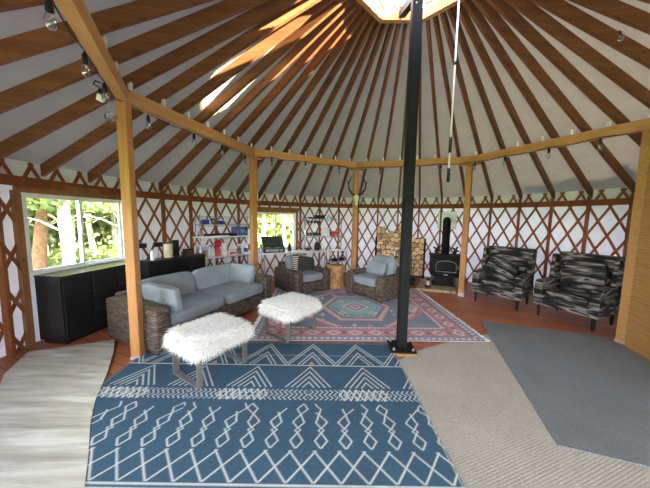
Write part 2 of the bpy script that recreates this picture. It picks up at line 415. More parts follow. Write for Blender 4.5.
# ---------------------------------------------------------------- timber posts and ring beams
PA=[229.95-45*k for k in range(7)]                     # P0.. P6 (post angles)
names={1:'orange timber post in front of the sofa arm near the window',2:'orange timber post behind the sofa beside the wire rack',
3:'orange timber post with the antlered skull hung on it',4:'orange timber post with a white metal foot beside the stove hearth',5:'pale timber post at the edge of the plywood partition'}
for i,lb in names.items():
    p=pol(PA[i],RR); s={1:.098,5:.115}.get(i,.108)
    t=empty('timber_post',p,rad(PA[i]),lb,'post')
    z0=.02 if i==1 else .0
    MB().bb((-s/2,-s/2,.03),(s/2,s/2,2.79 if i in (1,5) else 2.755),bev=.004).build('shaft',M['pine'] if i==5 else M['post'],t)
    fh=.075 if i==4 else .035; MB().bb((-s/2-.004,-s/2-.004,.0),(s/2+.004,s/2+.004,fh)).build('metal_foot',M['chrome'],t)
    if i not in (1,5): MB().bb((-.05,-.19,2.755),(.05,.19,2.79),bev=.003).build('bearing_block',M['post'],t)
beams=['orange ring beam sloping into the upper left corner of the view','orange ring beam above the sofa and long window','orange ring beam over the window with the camp stove','orange ring beam above the firewood rack','orange ring beam over the striped armchairs','orange ring beam resting on the plywood partition']
for i in range(6):
    a,b=PA[i],PA[i+1]; w=.045; poly=[]
    for rr in (RR-w/math.cos(rad(22.5)),RR+w/math.cos(rad(22.5))):
        poly.append((pol(a-.02,rr),pol(b+.02,rr)))
    c=(pol(a,RR)+pol(b,RR))/2; ang=math.atan2((pol(b,RR)-pol(a,RR)).y,(pol(b,RR)-pol(a,RR)).x)
    Ri=Rz(-ang); q=[Ri@(v-c) for v in (poly[0][0],poly[0][1],poly[1][1],poly[1][0])]
    o=MB().prism([(v.x,v.y) for v in q],2.79,2.925).build('ring_beam',M['beam'],None,c,(0,0,ang)); tag(o,beams[i],'beam'); o['kind']='structure'
# metal ties where rafters cross the beams
tie0=None
for a in ANG:
    if not (3<a<200): continue
    mid=min(((PA[i]+PA[i+1])/2 for i in range(6)),key=lambda m:abs(m-a)); rr=RR*math.cos(rad(22.5))/math.cos(rad(a-mid))-.05
    if tie0 is None:
        tie0=MB().bb((-.003,.028,2.92),(.0,.062,3.00)).bb((-.0,.028,2.93),(.045,.031,3.00)).build('rafter_tie',M['white']); o=tie0
    else: o=tie0.copy(); COL.objects.link(o)
    o.location=pol(a,rr); o.rotation_euler=(0,0,rad(a)); tag(o,'small bright metal tie joining a rafter to the ring beam','bracket','rafter ties')

# ---------------------------------------------------------------- steel centre pole, skylight
t=empty('steel_pole',(0,0,0),rad(-3),'black square steel pole holding up the skylight, bolted to the floor','pole')
MB().bb((-.055,-.055,.05),(.055,.055,4.35),bev=.006).build('shaft',M['steel_black'],t)
MB().bb((-.15,-.15,.026),(.15,.15,.05),bev=.004).build('base_plate',M['steel_black'],t)
MB().bb((-.13,-.165,.0),(.15,.13,.026)).build('wood_shim',M['pine'],t)
for sx in (-1,1):
    for sy in (-1,1): MB().lathe([(.016,.05),(.016,.062),(.009,.063),(.009,.078)],(sx*.115,sy*.115,0),6).build('bolt',M['galv'],t)
for k in range(4):
    MB().bar(V((0,0,4.10))+pol(3+90*k,.04),V((0,0,4.34))+pol(3+90*k,.65),.08,.09).build('support_arm',M['steel_black'],t)
for z in (3.95,4.02,4.09):
    MB().tube([(-.02,-.056,z),(-.02,-.062,z)],.01,8).build('side_bolt',M['galv'],t)
t=empty('skylight',(0,0,4.2),0,'octagonal skylight ring with a clear dome at the peak of the roof','skylight')
for k in range(8):
    a=22.5+45*k; q=[]
    vs=[]
    for z in (0.05,.19):
        for (aa,r) in ((a,.66),(a+45,.66),(a+45,.73),(a,.73)): vs.append(pol(aa,r,z))
    MB().add(vs,[[3,2,1,0],[4,5,6,7],[0,1,5,4],[1,2,6,5],[2,3,7,6],[3,0,4,7]]).build('ring_segment',M['beam'],t)
    m=a+22.5; MB().bar(pol(m-20,.60,.15),pol(m+16,.52,.15),.025,.04).build('brace',M['beam'],t)
mb=MB(); prof=[(.80*math.cos(x),.20+.36*math.sin(x)) for x in np.linspace(0,PI/2,9)]
vs=[];fs=[];n=48
for r,z in prof:
    for k in range(n): vs.append(pol(k*360/n,max(r,.001),z))
for i in range(8):
    for k in range(n): fs.append([i*n+k,i*n+(k+1)%n,(i+1)*n+(k+1)%n,(i+1)*n+k])
mb.add(vs,fs,0,True).build('dome',M['dome'],t)
mb=MB()
for k in range(32): mb.bar(pol(k*11.25,.79,.195),pol((k+1)*11.25,.79,.195),.10,.02)
mb.build('dome_flange',M['vinyl'],t)
# crank wand hanging from the skylight
w=pol(24,.635); t=empty('skylight_crank_rod',w+V((0,0,2.1)),0,'long white rod with black grips hanging from the skylight','rod')
MB().tube([(0,0,.0),(0,0,2.15)],.011,8).build('shaft',M['white'],t)
MB().tube([(0,0,-.0),(0,0,.17)],.02,8).build('handle',M['dark'],t); MB().tube([(0,0,.36),(0,0,.55)],.02,8).build('grip',M['dark'],t)
MB().tube([(0,0,1.4),(0,0,1.44)],.015,8).build('joint',M['dark'],t)

# ---------------------------------------------------------------- windows, door
def slider(name,h,label=None,mull=.5,view=True):
    a0,a1,z0,z1=h; p0=pol(a0,4.57); p1=pol(a1,4.57); c=(p0+p1)/2; L=(p1-p0).length; d=p1-p0
    # local x along window, y towards outside
    t=bpy.data.objects.new(name,None); COL.objects.link(t); t.location=(c.x,c.y,0); ang=math.atan2(-d.y,-d.x)  # x from a1 to a0
    t.rotation_euler=(0,0,ang); t['kind']='structure'
    f=.022; x0,x1=-L/2,L/2; y0,y1=-.03,.06
    mb=MB(); mb.bb((x0,y0,z0),(x0+f,y1,z1)).bb((x1-f,y0,z0),(x1,y1,z1)).bb((x0+f,y0,z0),(x1-f,y1,z0+f)).bb((x0+f,y0,z1-f),(x1-f,y1,z1)); mb.build('window_frame',M['vinyl'],t)
    xm=0; s=.034
    for (a,b,yy) in ((x0+f,xm+s/2,.0),(xm-s/2,x1-f,.03)):
        zz0,zz1=z0+f,z1-f
        so=MB().bb((a,yy-.012,zz0),(a+s,yy+.012,zz1)).bb((b-s,yy-.012,zz0),(b,yy+.012,zz1)).bb((a+s,yy-.012,zz0),(b-s,yy+.012,zz0+s)).bb((a+s,yy-.012,zz1-s),(b-s,yy+.012,zz1)).build('sash',M['vinyl'],t)
        MB().bb((a+s,yy-.003,zz0+s),(b-s,yy+.003,zz1-s)).build('pane',M['glass'],so)
    MB().bb((-.012,-.03,(z0+z1)/2-.03),(.012,-.012,(z0+z1)/2+.03)).build('latch',M['greyplastic'],t)
    tr=.062
    for sx in (x0-tr,x1): MB().bb((sx,-.035,0),(sx+tr,.03,z1+.02)).build('jamb',M['trim'],t)
    MB().bb((x0-tr,-.065,z1+.0),(x1+tr,-.02,z1+.13)).build('header',M['trim'],t)
    MB().bb((x0,-.03,z0-.035),(x1,.04,z0)).build('window_sill',M['vinyl'],t)
    return t
slider('window_1',W1); slider('window_2',W2); slider('added_window_3',W3); slider('added_window_4',W4)  # third and fourth are out of view, added to let in more daylight
def door(name,h):
    a0,a1,z0,z1=h; p0=pol(a0,4.57); p1=pol(a1,4.57); c=(p0+p1)/2; L=(p1-p0).length; d=p1-p0
    t=bpy.data.objects.new(name,None); COL.objects.link(t); t.location=(c.x,c.y,0); t.rotation_euler=(0,0,math.atan2(-d.y,-d.x)); t['kind']='structure'
    x0,x1=-L/2,L/2
    MB().bb((x0-.05,-.06,0),(x0+.05,.08,z1+.06)).bb((x1-.05,-.06,0),(x1+.05,.08,z1+.06)).bb((x0,-.06,z1-.04),(x1,.08,z1+.1)).build('door_frame',M['trim'],t)
    for a,b in ((x0+.05,-.005),(.005,x1-.05)):
        lf=MB().bb((a,-.02,.01),(a+.1,.02,z1-.05)).bb((b-.1,-.02,.01),(b,.02,z1-.05)).bb((a+.1,-.02,.01),(b-.1,.02,.2)).bb((a+.1,-.02,z1-.17),(b-.1,.02,z1-.05)).build('door_leaf',M['trim'],t)
        MB().bb((a+.1,-.004,.2),(b-.1,.004,z1-.17)).build('pane',M['glass'],lf)
        MB().tube([((a if a>0 else b)+(.05 if a>0 else -.05),-.02,1.0),((a if a>0 else b)+(.05 if a>0 else -.05),-.07,1.0),((a if a>0 else b)+(.13 if a>0 else -.13),-.07,1.0)],.01).build('door_handle',M['chrome'],lf)
door('added_door_1',D1)  # unseen glazed door, added and widened to light the foreground

# ---------------------------------------------------------------- plywood partition at the right
A=pol(PA[5],RR); B=pol(PA[6],RR); d=(B-A).normalized(); c0=A+d*.066; c1=A+d*2.2; c=(c0+c1)/2; L=(c1-c0).length
t=bpy.data.objects.new('wall_partition',None); COL.objects.link(t); t.location=(c.x,c.y,0); t.rotation_euler=(0,0,math.atan2(d.y,d.x)); t['kind']='structure'
# local +y is outward side
MB().bb((-L/2,-.035,.0),(L/2,.02,2.73)).build('panel',M['panel'],t)
MB().bb((-L/2,-.05,2.73),(L/2,.05,2.765)).build('cap_rail',M['panel'],t)

# ---------------------------------------------------------------- rugs
def grid_rug(name, x0,x1,y0,y1, z, th, nx, ny, func, mat, label, cat, rz=0, c=None):
    xs=np.linspace(x0,x1,nx+1); ys=np.linspace(y0,y1,ny+1); X,Y=np.meshgrid(xs,ys); col=func(X,Y)
    vs=np.stack([X.ravel(),Y.ravel(),np.full(X.size,th)],1)
    i=np.arange(nx)[None,:]+np.arange(ny)[:,None]*(nx+1); q=np.stack([i,i+1,i+nx+2,i+nx+1],-1).reshape(-1,4)
    b=len(vs); cor=np.array([[x0,y0,0],[x1,y0,0],[x1,y1,0],[x0,y1,0]]); k=[0,nx,(nx+1)*(ny+1)-1,(nx+1)*ny]
    side=[[b,b+1,k[1],k[0]],[b+1,b+2,k[2],k[1]],[b+2,b+3,k[3],k[2]],[b+3,b,k[0],k[3]],[b+3,b+2,b+1,b]]
    me=bpy.data.meshes.new(name); me.from_pydata(np.concatenate([vs,cor]).tolist(),[],q.tolist()+side)
    at=me.color_attributes.new('pattern','FLOAT_COLOR','POINT'); cc=np.ones((len(vs)+4,4)); cc[:len(vs),:3]=col.reshape(-1,3); cc[len(vs):,:3]=col[0,0]
    at.data.foreach_set('color',cc.ravel().astype(np.float32)); me.materials.append(mat)
    o=bpy.data.objects.new(name,me); COL.objects.link(o); o.location=(c or V((0,0,0)))+V((0,0,z)); o.rotation_euler=(0,0,rz); return tag(o,label,cat)
def tri(x,p): return np.abs(((x/p)%1)-.5)*2            # 1 at x=0 mod p, 0 halfway
def ln(d,w): return np.clip((w+.003-np.abs(d))/.006,0,1)
def blue_pattern(X,Y):
    x=X; w=.10-Y; wm=np.where(w>1.80,3.60-w,w)          # the rows repeat mirrored past the lower border
    m=np.zeros_like(X); tan=np.zeros_like(X); LW=.0055
    def put(mask,val): np.maximum(m,np.where(mask,val,0),out=m)
    def zig(x,p,ph,top,bot,lw=LW):                      # zigzag line, peak (top) at ph
        t=tri(x-ph,p); y=top+(bot-top)*(1-t); sl=2*(bot-top)/p; return ln((wm-y)/math.sqrt(1+sl*sl),lw)
    r1=(wm>.03)&(wm<.52)
    put(r1,zig(x,.535,-1.10,.04,.47)); put(r1,zig(x,.535,-1.10,.10,.53))
    for tp in (.24,.32):
        dx=np.abs(((x+1.10+.2675)%.535)-.2675); y=tp+dx*1.75; put((wm>.2)&(wm<.50)&(dx<.15),ln((wm-y)/2.0,LW))
    dx=np.abs(((x+1.10+.2675)%.535)-.2675)
    put(True,ln(wm-.515,.006)); put(True,ln(wm-.31,.004)*.6)
    every2=(np.floor((x+1.10+.2675)/.535)%2==0); tan=np.where((wm>.43)&(wm<.50)&(dx<(wm-.43)*.55)&every2,1,0)
    dx2=np.abs(((x+1.11+.28)%.56)-.28)
    for q in range(4):
        tp=.545+q*.085; y=tp+dx2*1.55; put((wm>.54)&(wm<.88)&(dx2<.215),ln((wm-y)/1.85,LW))
    # herringbone band
    for wc in (.945,1.02):
        for sh in (0,):
            u=x+np.abs(wm-wc)*1.0*np.where((x%1.1)<.55,1,-1); f=np.abs((u%.045)-.0225); put((np.abs(wm-wc)<.034),ln(f-.0,.0058))
    dd=np.abs(((x+.05)%1.1)-.55); t=tri(dd,.12); put((dd<.22)&(wm>.9)&(wm<1.06),ln((wm-(.91+.14*t))/2.2,.007)); put((dd<.22)&(wm>.9)&(wm<1.06),ln((wm-(1.05-.14*t))/2.2,.007))
    # hanging chains of diamonds
    p=.178; k=np.floor(x/p); off=.03*np.sin(k*2.3)
    base=x-(k+.5)*p
    st=1.10+.05*((k%3)==1)
    prof=[(1.10,0),(1.16,.045),(1.22,-.0),(1.30,.045),(1.36,.0),(1.375,.022),(1.40,0),(1.47,.045),(1.535,0)]
    ww=np.interp(wm,[q[0] for q in prof],[q[1] for q in prof])
    bend=off*np.clip((1.28-wm)/.15,0,1)*2
    dch=np.abs(np.abs(base-bend)-ww); single=((k%2)==0)&(wm<1.2)
    dch=np.where(single,np.abs(base-bend-ww*.9),dch); put((wm>st)&(wm<1.535),ln(dch*.85,LW))
    # diamond lattice
    put((wm>1.55)&(wm<1.77),np.maximum(*[ln(((x+sg*(wm-1.56)*.8+.085)%.17-.085)*.78,LW) for sg in (-1,1)]))
    put(True,ln(wm-1.785,.006)); put(True,ln(wm-1.54,.0)*0)
    edge=np.minimum(np.minimum(x+3.08,-.10-x),w); put((edge<.02)&(edge>.008),.35)
    base=np.array(lin(66,92,112)); c=base[None,None,:]*(1+.0*m[...,None]); lc=np.array(lin(214,216,212)); tc=np.array(lin(176,150,136))
    nz=.85+.3*rng.random(X.shape); c=c*nz[...,None]
    c=c*(1-tan[...,None])+tc*tan[...,None]; return c*(1-m[...,None]*.92)+lc*m[...,None]*.92
grid_rug('area_rug',-3.08,-.105,-2.5,.10,.0085,.011,400,340,blue_pattern,M['rug'],'large navy blue area rug with white geometric lines in the foreground','rug')
def kilim_pattern(X,Y):  # faded wool colours
    hx,hy=1.58,1.31; e=np.minimum(hx-np.abs(X),hy-np.abs(Y)); c=np.zeros(X.shape+(3,))
    C=lambda *a: np.array(lin(*a))
    slate=C(108,128,150); pink=C(216,158,160); red=C(196,122,126); cream=C(222,214,210); lav=C(170,162,182); teal=C(136,190,194); navy=C(92,100,124); rust=C(188,128,112)
    def put(mask,col): c[mask]=col
    put(e>=-1,lav)
    along=np.where(hx-np.abs(X)<hy-np.abs(Y),Y,X)
    put((e>.0)&(e<.02),navy); put((e>.03)&(e<.09)&((along%.08)<.04),cream); put((e>.045)&(e<.075)&((along%.08)>.05),navy)
    put((e>.10)&(e<.125),navy); put((e>.125)&(e<.345),red)
    u=(along%.30)-.15; v=e-.235; dm=np.abs(u)/.11+np.abs(v)/.085
    put((e>.125)&(e<.345)&(dm<1),cream); put((e>.125)&(e<.345)&(dm<.7),pink); put((e>.125)&(e<.345)&(dm<.32),slate)
    s=np.abs(np.abs(u)-.15)/.035+np.abs(v)/.06; put((e>.125)&(e<.345)&(s<1),navy)
    put((e>.345)&(e<.37),navy); put((e>.37)&(e<.42)&((along%.07)<.035),cream); put((e>.37)&(e<.42)&((along%.07)>=.035),pink); put((e>.42)&(e<.44),navy)
    fld=e>.44; put(fld,slate)
    # scattered field motifs
    gx=(X+.0)%.24-.12; gy=(Y+.06)%.22-.11; kk=(np.floor(X/.24)*3+np.floor((Y+.06)/.22)*5)%4
    dd=np.abs(gx)+np.abs(gy)*1.1
    for q,col in enumerate((pink,cream,rust,teal)): put(fld&(dd<.045)&(kk==q),col)
    put(fld&(np.abs(gx)<.008)&(np.abs(gy)<.085)&(kk==1),cream)
    # stepped corners
    cz=(np.abs(X)-.62)*.9+(np.abs(Y)-.48); 
    put(fld&(cz>.12),pink); put(fld&(cz>.16),cream); put(fld&(cz>.19),red); put(fld&(cz>.30),navy); put(fld&(cz>.33),slate)
    # side medallions
    sx=np.abs(X)-.98; ds=np.abs(sx)/.26+np.abs(Y)/.40
    put(fld&(ds<1.0),navy); put(fld&(ds<.93),red); put(fld&(ds<.72),cream); put(fld&(ds<.5),pink); put(fld&(ds<.25),teal)
    # central hexagon
    h=np.maximum(np.abs(Y)/.64,(np.abs(X)+.48*np.abs(Y))/.64)
    for lim,col in ((1.06,navy),(1.02,pink),(.93,cream),(.89,rust),(.82,navy),(.78,teal)): put(h<lim,col)
    ring=(h<.70)&(h>.62)&(((X*9+Y*4)%1)<.5); put(ring,slate)
    r=np.abs(X)+np.abs(Y)*.9
    for lim,col in ((.27,pink),(.24,cream),(.20,teal),(.16,rust),(.11,cream),(.06,red)): put(np.maximum(r*.9,np.maximum(np.abs(X),np.abs(Y)*.95))<lim,col)
    for sx in(-1,1):
        for sy in (-1,1):
            q=np.abs(X-sx*.26)+np.abs(Y-sy*.30); put((q<.09)&(h<.78),cream); put((q<.055)&(h<.78),pink)
    c*=(.8+.4*rng.random(X.shape))[...,None]
    g=C(176,172,180)
    return c*.72+g*.30
k=grid_rug('kilim_rug',-1.58,1.58,-1.31,1.31,.0085,.011,340,290,kilim_pattern,M['rug'],'red and teal patterned rug with a hexagon medallion in front of the wicker chairs','rug',rad(1.0),V((-.40,1.50,0)))
for sx in (-1,1):
    mb=MB()
    for i in range(110):
        y=-1.30+i*2.6/109; L=.05+random.random()*.03; mb.bar((sx*1.575,y,.006),(sx*(1.58+L),y+random.uniform(-.012,.012),.002),.010,.003)
    o=mb.build('fringe',M['white'],k); o['kind']='stuff'
def slab(name,poly,z0,z1,mat,label,cat):
    o=MB().prism(poly,z0,z1).build(name,mat); return tag(o,label,cat)
slab('carpet',[(-.6,-.7),(-.30,-.42),(-.09,-.25),(.12,-.09),(.32,.03),(.55,.14),(.78,.23),(1.02,.32),(1.34,.46),(1.50,.56),(1.66,.7),(2.4,.5),(2.75,-.2),(2.55,-1.3),(2.2,-2.4),(1.2,-3.5),(-.6,-3.5)],0,.008,M['lightcarpet'],'light beige grey carpet lying right of the blue rug','carpet')
slab('runner_rug',[(1.55,.93),(.73,-1.37),(1.21,-1.53),(2.30,-1.90),(2.60,-.9),(2.93,.10),(2.98,.42)],.0085,.018,M['darkcarpet'],'dark charcoal woven rug on top of the light carpet at right','rug')
slab('vinyl_mat',[(-4.40,-.23),(-3.66,.10),(-3.42,-.22),(-3.17,-.60),(-2.95,-.98),(-2.76,-1.24),(-2.52,-1.52),(-2.36,-1.72),(-2.12,-2.1),(-2.6,-2.3),(-2.84,-1.73),(-3.2,-1.46),(-3.52,-1.22),(-3.85,-.95),(-4.15,-.66)],.021,.024,M['plankmat'],'pale grey wood-look vinyl mat lying in the lower left corner','mat')

# ---------------------------------------------------------------- wicker seating
def frame_at(p0,u):                                    # local x along front (left to right seen from the front), y backwards
    return p0, math.atan2(u[1],u[0])
def sofa(name,p0,rz,W,D,armw,armh,backh,nc,label,cat,z=.0195,group=None):
    t=empty(name,(p0[0],p0[1],z),rz,label,cat,group)
    r=dict(bev=.03,seg=2)
    MB().bb((armw,.02,.03),(W-armw,D-.04,.27),**r).build('base',M['wicker'],t)
    for x in (0,W-armw): MB().bb((x,0,.02),(x+armw,D-.02,armh),**r).build('arm',M['wicker'],t)
    MB().bb((armw*.6,D-.15,.03),(W-armw*.6,D,backh),**r).build('backrest',M['wicker'],t)
    for x in (.04,W-.04):
        for y in (.04,D-.05): MB().lathe([(.02,0),(.025,.04)],(x,y,0),8).build('foot',M['dark'],t)
    cw=(W-2*armw)/nc
    for i in range(nc):
        x=armw+cw*(i+.5)
        MB().cushion((x,.40*D+.0,.345),(cw-.006,D*.80,.175),e=9,pinch=.12,n=12).build('seat_cushion',M['cushion'],t)
    return t,cw
u=V((.43,.903)); ang=math.atan2(u.y,u.x)
# sofa: local x from near arm to far arm, y away from the rug
W=2.14; D=1.06
sf,cw=sofa('wicker_sofa',(-2.862,-.298),ang,W,D,.19,.54,.58,2,'long brown wicker sofa with grey-blue cushions under the window','sofa')
for i in range(2):
    MB().cushion((.19+cw*(i+.5),.76,.555),(cw-.01,.19,.38),Rx(rad(-14)),e=5,pinch=.0,n=12,lump=.02).build('back_cushion',M['cushion'],sf)
def pillow(loc,rz,tilt,size,mat,label,roll=0,name='throw_pillow'):
    R=Rz(rz)@Ry(roll)@Rx(tilt); o=MB().cushion((0,0,0),size,Matrix.Identity(3),e=7,pinch=.3,n=12,lump=.015).build(name,mat)
    o.location=loc; o.rotation_euler=R.to_euler(); return tag(o,label,'pillow')
def onsofa(x,y,z): q=Rz(ang)@V((x,y,0)); return V((-2.862,-.298,.0195))+q+V((0,0,z))
pillow(onsofa(.315,.37,.555),ang+PI/2,rad(83),(.68,.34,.15),M['cushion'],'grey-blue lumbar pillow leaning on the near arm of the sofa')
pillow(onsofa(1.845,.48,.575),ang+PI/2,rad(108),(.60,.34,.16),M['cushion'],'grey-blue lumbar pillow leaning on the far arm of the sofa')
# armchair with plaid pillow
u1=V((.78,.625)); a1=math.atan2(u1.y,u1.x)
c1,_=sofa('wicker_armchair',(-1.54,2.06),a1,.90,.99,.17,.49,.60,1,'brown wicker armchair with plaid pillow, left one of the two facing the rug','armchair',.0,'wicker armchairs by the rug')
def onc(p,a,x,y,z): q=Rz(a)@V((x,y,0)); return V((p[0],p[1],0))+q+V((0,0,z))
MB().cushion((.45,.72,.56),(.55,.18,.40),Rx(rad(-16)),e=5,n=12,lump=.02).build('back_cushion',M['cushion'],c1)
pillow(onc((-1.54,2.06),a1,.57,.50,.555),a1+rad(-14),rad(58),(.42,.38,.12),M['plaid_dark'],'dark plaid pillow on the wicker armchair by the counter',rad(10))
o=MB()
pts=[]; nx,ny=10,12
for j in range(ny+1):
    s=j/ny
    for i in range(nx+1):
        w_=i/nx; y=.62+.02+ .24*math.sin(s*PI*.55)-.12; z=.70+.13*math.sin(min(s*1.3,1)*PI*.9); y=.42+.40*s
        z=.80-1.5*(s-.62)**2+.010*math.sin(w_*9+s*5); pts.append((.24+.40*w_+.05*s,y,z))
fs=[[j*(nx+1)+i,j*(nx+1)+i+1,(j+1)*(nx+1)+i+1,(j+1)*(nx+1)+i] for j in range(ny) for i in range(nx)]
o.add(pts,fs,0,True); th=o.build('throw_blanket',M['throw'],None,(-1.54,2.06,.0),(0,0,a1)); md=th.modifiers.new('s','SOLIDIFY'); md.thickness=.012
tag(th,'cream and brown striped throw draped over the armchair back cushion','blanket')
u2=V((.63,-.777)); a2=math.atan2(u2.y,u2.x)
c2,_=sofa('wicker_armchair',(-.50,2.42),a2,.98,.86,.17,.49,.60,1,'brown wicker armchair with a grey lumbar pillow in front of the firewood rack','armchair',.0195,'wicker armchairs by the rug')
MB().cushion((.49,.65,.60),(.62,.17,.42),Rx(rad(-16)),e=5,n=12,lump=.02).build('back_cushion',M['cushion'],c2)
pillow(onc((-.50,2.42),a2,.44,.47,.575),a2,rad(66),(.50,.28,.13),M['cushion'],'grey-blue lumbar pillow on the wicker armchair by the firewood')
# stump side table
prof=[(.24,0),(.235,.03),(.205,.12),(.195,.25),(.205,.38),(.225,.49),(.22,.52)]
mb=MB(); n=28; vs=[];fs=[]
for r,z in prof:
    for k in range(n):
        a=2*PI*k/n; rr=r*(1+.10*math.sin(3*a+1)+.05*math.sin(7*a+z*6)+.03*math.sin(11*a)); vs.append((rr*math.cos(a),rr*math.sin(a),z))
for i in range(len(prof)-1):
    for k in range(n): fs.append([i*n+k,i*n+(k+1)%n,(i+1)*n+(k+1)%n,(i+1)*n+k])
fs+= [[(len(prof)-1)*n+k for k in range(n)],[k for k in reversed(range(n))]]
tag(mb.add(vs,fs,0,True).build('tree_stump',M['stump'],None,(-.72,2.93,0)),'rough light-brown tree stump side table between the two wicker armchairs','stump')

# ---------------------------------------------------------------- fluffy benches
def bench(c,rz,W,D,label):
    t=empty('fur_bench',(c[0],c[1],.0195),rz,label,'bench','fluffy white benches')
    mb=MB(); Wt,Dt=W+.05,D+.05; zt=.435
    mb.cushion((0,0,zt-.05),(Wt,Dt,.12),e=5,n=14)
    n=12000; r=np.random.default_rng(3)
    for i in range(n):
        k=r.random()
        if k<.5: x=(r.random()-.5)*Wt*.94; y=(r.random()-.5)*Dt*.94; z=zt+.003; nrm=V((0,0,1))
        else:
            s=r.random()*2*(Wt+Dt)
            if s<Wt: x,y,nrm=s-Wt/2,-Dt/2,V((0,-1,0))
            elif s<Wt+Dt: x,y,nrm=Wt/2,s-Wt-Dt/2,V((1,0,0))
            elif s<2*Wt+Dt: x,y,nrm=s-Wt-Dt-Wt/2,Dt/2,V((0,1,0))
            else: x,y,nrm=-Wt/2,s-2*Wt-Dt-Dt/2,V((-1,0,0))
            x*=.96;y*=.96; z=zt-.01-r.random()*.09
        L=(.05 if k<.5 else .065)+r.random()*.06; side=V((r.normal(),r.normal(),0)); side=side.normalized()
        p0=V((x,y,z)); dr=(nrm*.55+side*.5+V((x/Wt,y/Dt,-.35))*.8).normalized()
        p1=p0+dr*L*.5; p2=p1+(dr*.55+V((0,0,-1.1))+side*.25).normalized()*L*.55
        if k<.5:
            p1=p0+(side*.8+V((x/Wt,y/Dt,.55))).normalized()*L*.5; p2=p1+(side*.9+V((x/Wt*.9,y/Dt*.9,-.12))).normalized()*L*.5
        wv=dr.cross(V((r.normal(),r.normal(),r.normal()))).normalized()*.0032
        mb.add([p0-wv,p0+wv,p1+wv*.8,p1-wv*.8,p2],[[0,1,2,3],[3,2,4]])
    mb.build('fur_seat',M['fur'],t)
    for sx in (-1,1):
        x=sx*(W/2-.01); w_=.055; th_=.012
        lp=MB(); 
        for sy in (-1,1): lp.bar((x,sy*(D/2-.02),.0),(x,sy*(D/2-.02),.345),w_,.014,up=(0,1,0))
        lp.bb((x-w_/2,-(D/2-.013),.0),(x+w_/2,(D/2-.013),.014)).bb((x-w_/2,-(D/2-.013),.33),(x+w_/2,(D/2-.013),.345))
        lp.build('leg_loop',M['greywood'],t)
    MB().bb((-W/2+.03,-D/2+.03,.33),(W/2-.03,D/2-.03,.35)).build('seat_board',M['dark'],t)
    return t
# (-2.54,-.58) (-2.15,-.83) (-1.84,-.39): near loop runs between the first two
uu=V((.31,.44)); b1=bench((-2.16,-.475),math.atan2(.46,.30),.54,.47,'white fluffy fur bench standing on the blue rug near the front post')
b2=dup(b1); b2.location=(-1.44,.43,.0195); b2.rotation_euler=(0,0,math.atan2(.44,.34)); b2['label']='white fluffy fur bench standing beside the sofa on the red patterned rug'

# ---------------------------------------------------------------- dressers
def dresser(p0,rz,W,D,H,cols,rows,label):
    t=empty('dresser',(p0[0],p0[1],0),rz,label,'dresser')
    MB().bb((0,.015,.05),(W,D,H-.025)).bb((.03,.04,0),(W-.03,D-.02,.05)).build('body',M['dresser'],t)
    MB().bb((-.008,-.008,H-.025),(W+.008,D,H),bev=.003).build('top',M['dresser'],t)
    cw=W/cols; rh=(H-.085)/rows
    for i in range(cols):
        for j in range(rows):
            x0=i*cw+.012; z0=.065+j*rh+.006
            dr=MB().bb((x0,-.004,z0),(x0+cw-.024,.015,z0+rh-.012),bev=.003).build('drawer',M['dresser'],t)
            xm=x0+cw/2-.012; zz=z0+rh*.72
            MB().tube([(xm-.06,-.004,zz),(xm-.05,-.022,zz),(xm+.05,-.022,zz),(xm+.06,-.004,zz)],.005,6).build('handle',M['steel_black'],dr)
    return t
da=math.atan2(.99,.13)
dresser((-4.152,-.03),da,1.08,.385,.87,3,3,'black chest of drawers under the long window, nearer the view')
db=math.atan2(.854,.52); DBp=(-3.98,1.25)
dresser(DBp,db,1.07,.30,.84,3,3,'black chest of drawers behind the sofa holding the paper towels')
def ondb(x,y,z=.84): q=Rz(db)@V((x,y,0)); return V((DBp[0],DBp[1],0))+q+V((0,0,z))
# small things (local frame helpers)
def item(name,mbs,loc,rz,label,cat,group=None):
    """mbs: list of (part name, MB, material); a single entry becomes a one-mesh thing"""
    if len(mbs)==1:
        o=mbs[0][1].build(name,mbs[0][2],None,loc,(0,0,rz)); return tag(o,label,cat,group)
    t=empty(name,loc,rz,label,cat,group)
    for n_,m_,mt in mbs: m_.build(n_,mt,t)
    return t
def cyl(r,h,z=0,n=14): return MB().lathe([(r*.96,z),(r,z+.006),(r,z+h-.006),(r*.96,z+h)],(0,0,0),n)
def bottle(r,h,neck=.35): return MB().lathe([(r*.9,0),(r,.01),(r,h*(1-neck)),(r*.75,h*(1-neck*.75)),(r*.38,h*(1-neck*.5)),(r*.36,h*.9)],(0,0,0),14)
item('paper_towel_roll',[('roll',cyl(.075,.25,.012,20),M['cream']),('holder_base',cyl(.085,.012),M['dark']),('core_rod',cyl(.010,.03,.262,8),M['dark'])],ondb(.42,.16),0,'cream paper towel roll standing on the black dresser','paper towels')
item('pump_bottle',[('bottle',bottle(.035,.20,.3),M['white']),('pump',MB().tube([(0,0,.18),(0,0,.215),(.035,0,.215)],.007),M['dark'])],ondb(.14,.14),db,'white pump bottle left of the paper towel roll','bottle')
for x,lb in ((.02,'black-shaded lamp on a thin stem at the dresser end nearest the post'),(.285,'black-shaded lamp on a thin stem between bottle and towel roll')):
    item('table_lamp',[('base',cyl(.045,.012),M['galv']),('stem',cyl(.009,.20,.012,8),M['galv']),('lamp_shade',MB().box((0,0,.255),(.13,.09,.08),bev=.008),M['dark'])],ondb(x,.24),db,lb,'lamp')
item('speaker_box',[('body',MB().bb((-.05,-.04,0),(.05,.04,.32),bev=.006),M['dark']),('grille',MB().bb((-.042,-.044,.2),(.042,-.04,.31)),M['iron'])],ondb(.60,.24),db,'tall black box behind the paper towel roll','speaker')
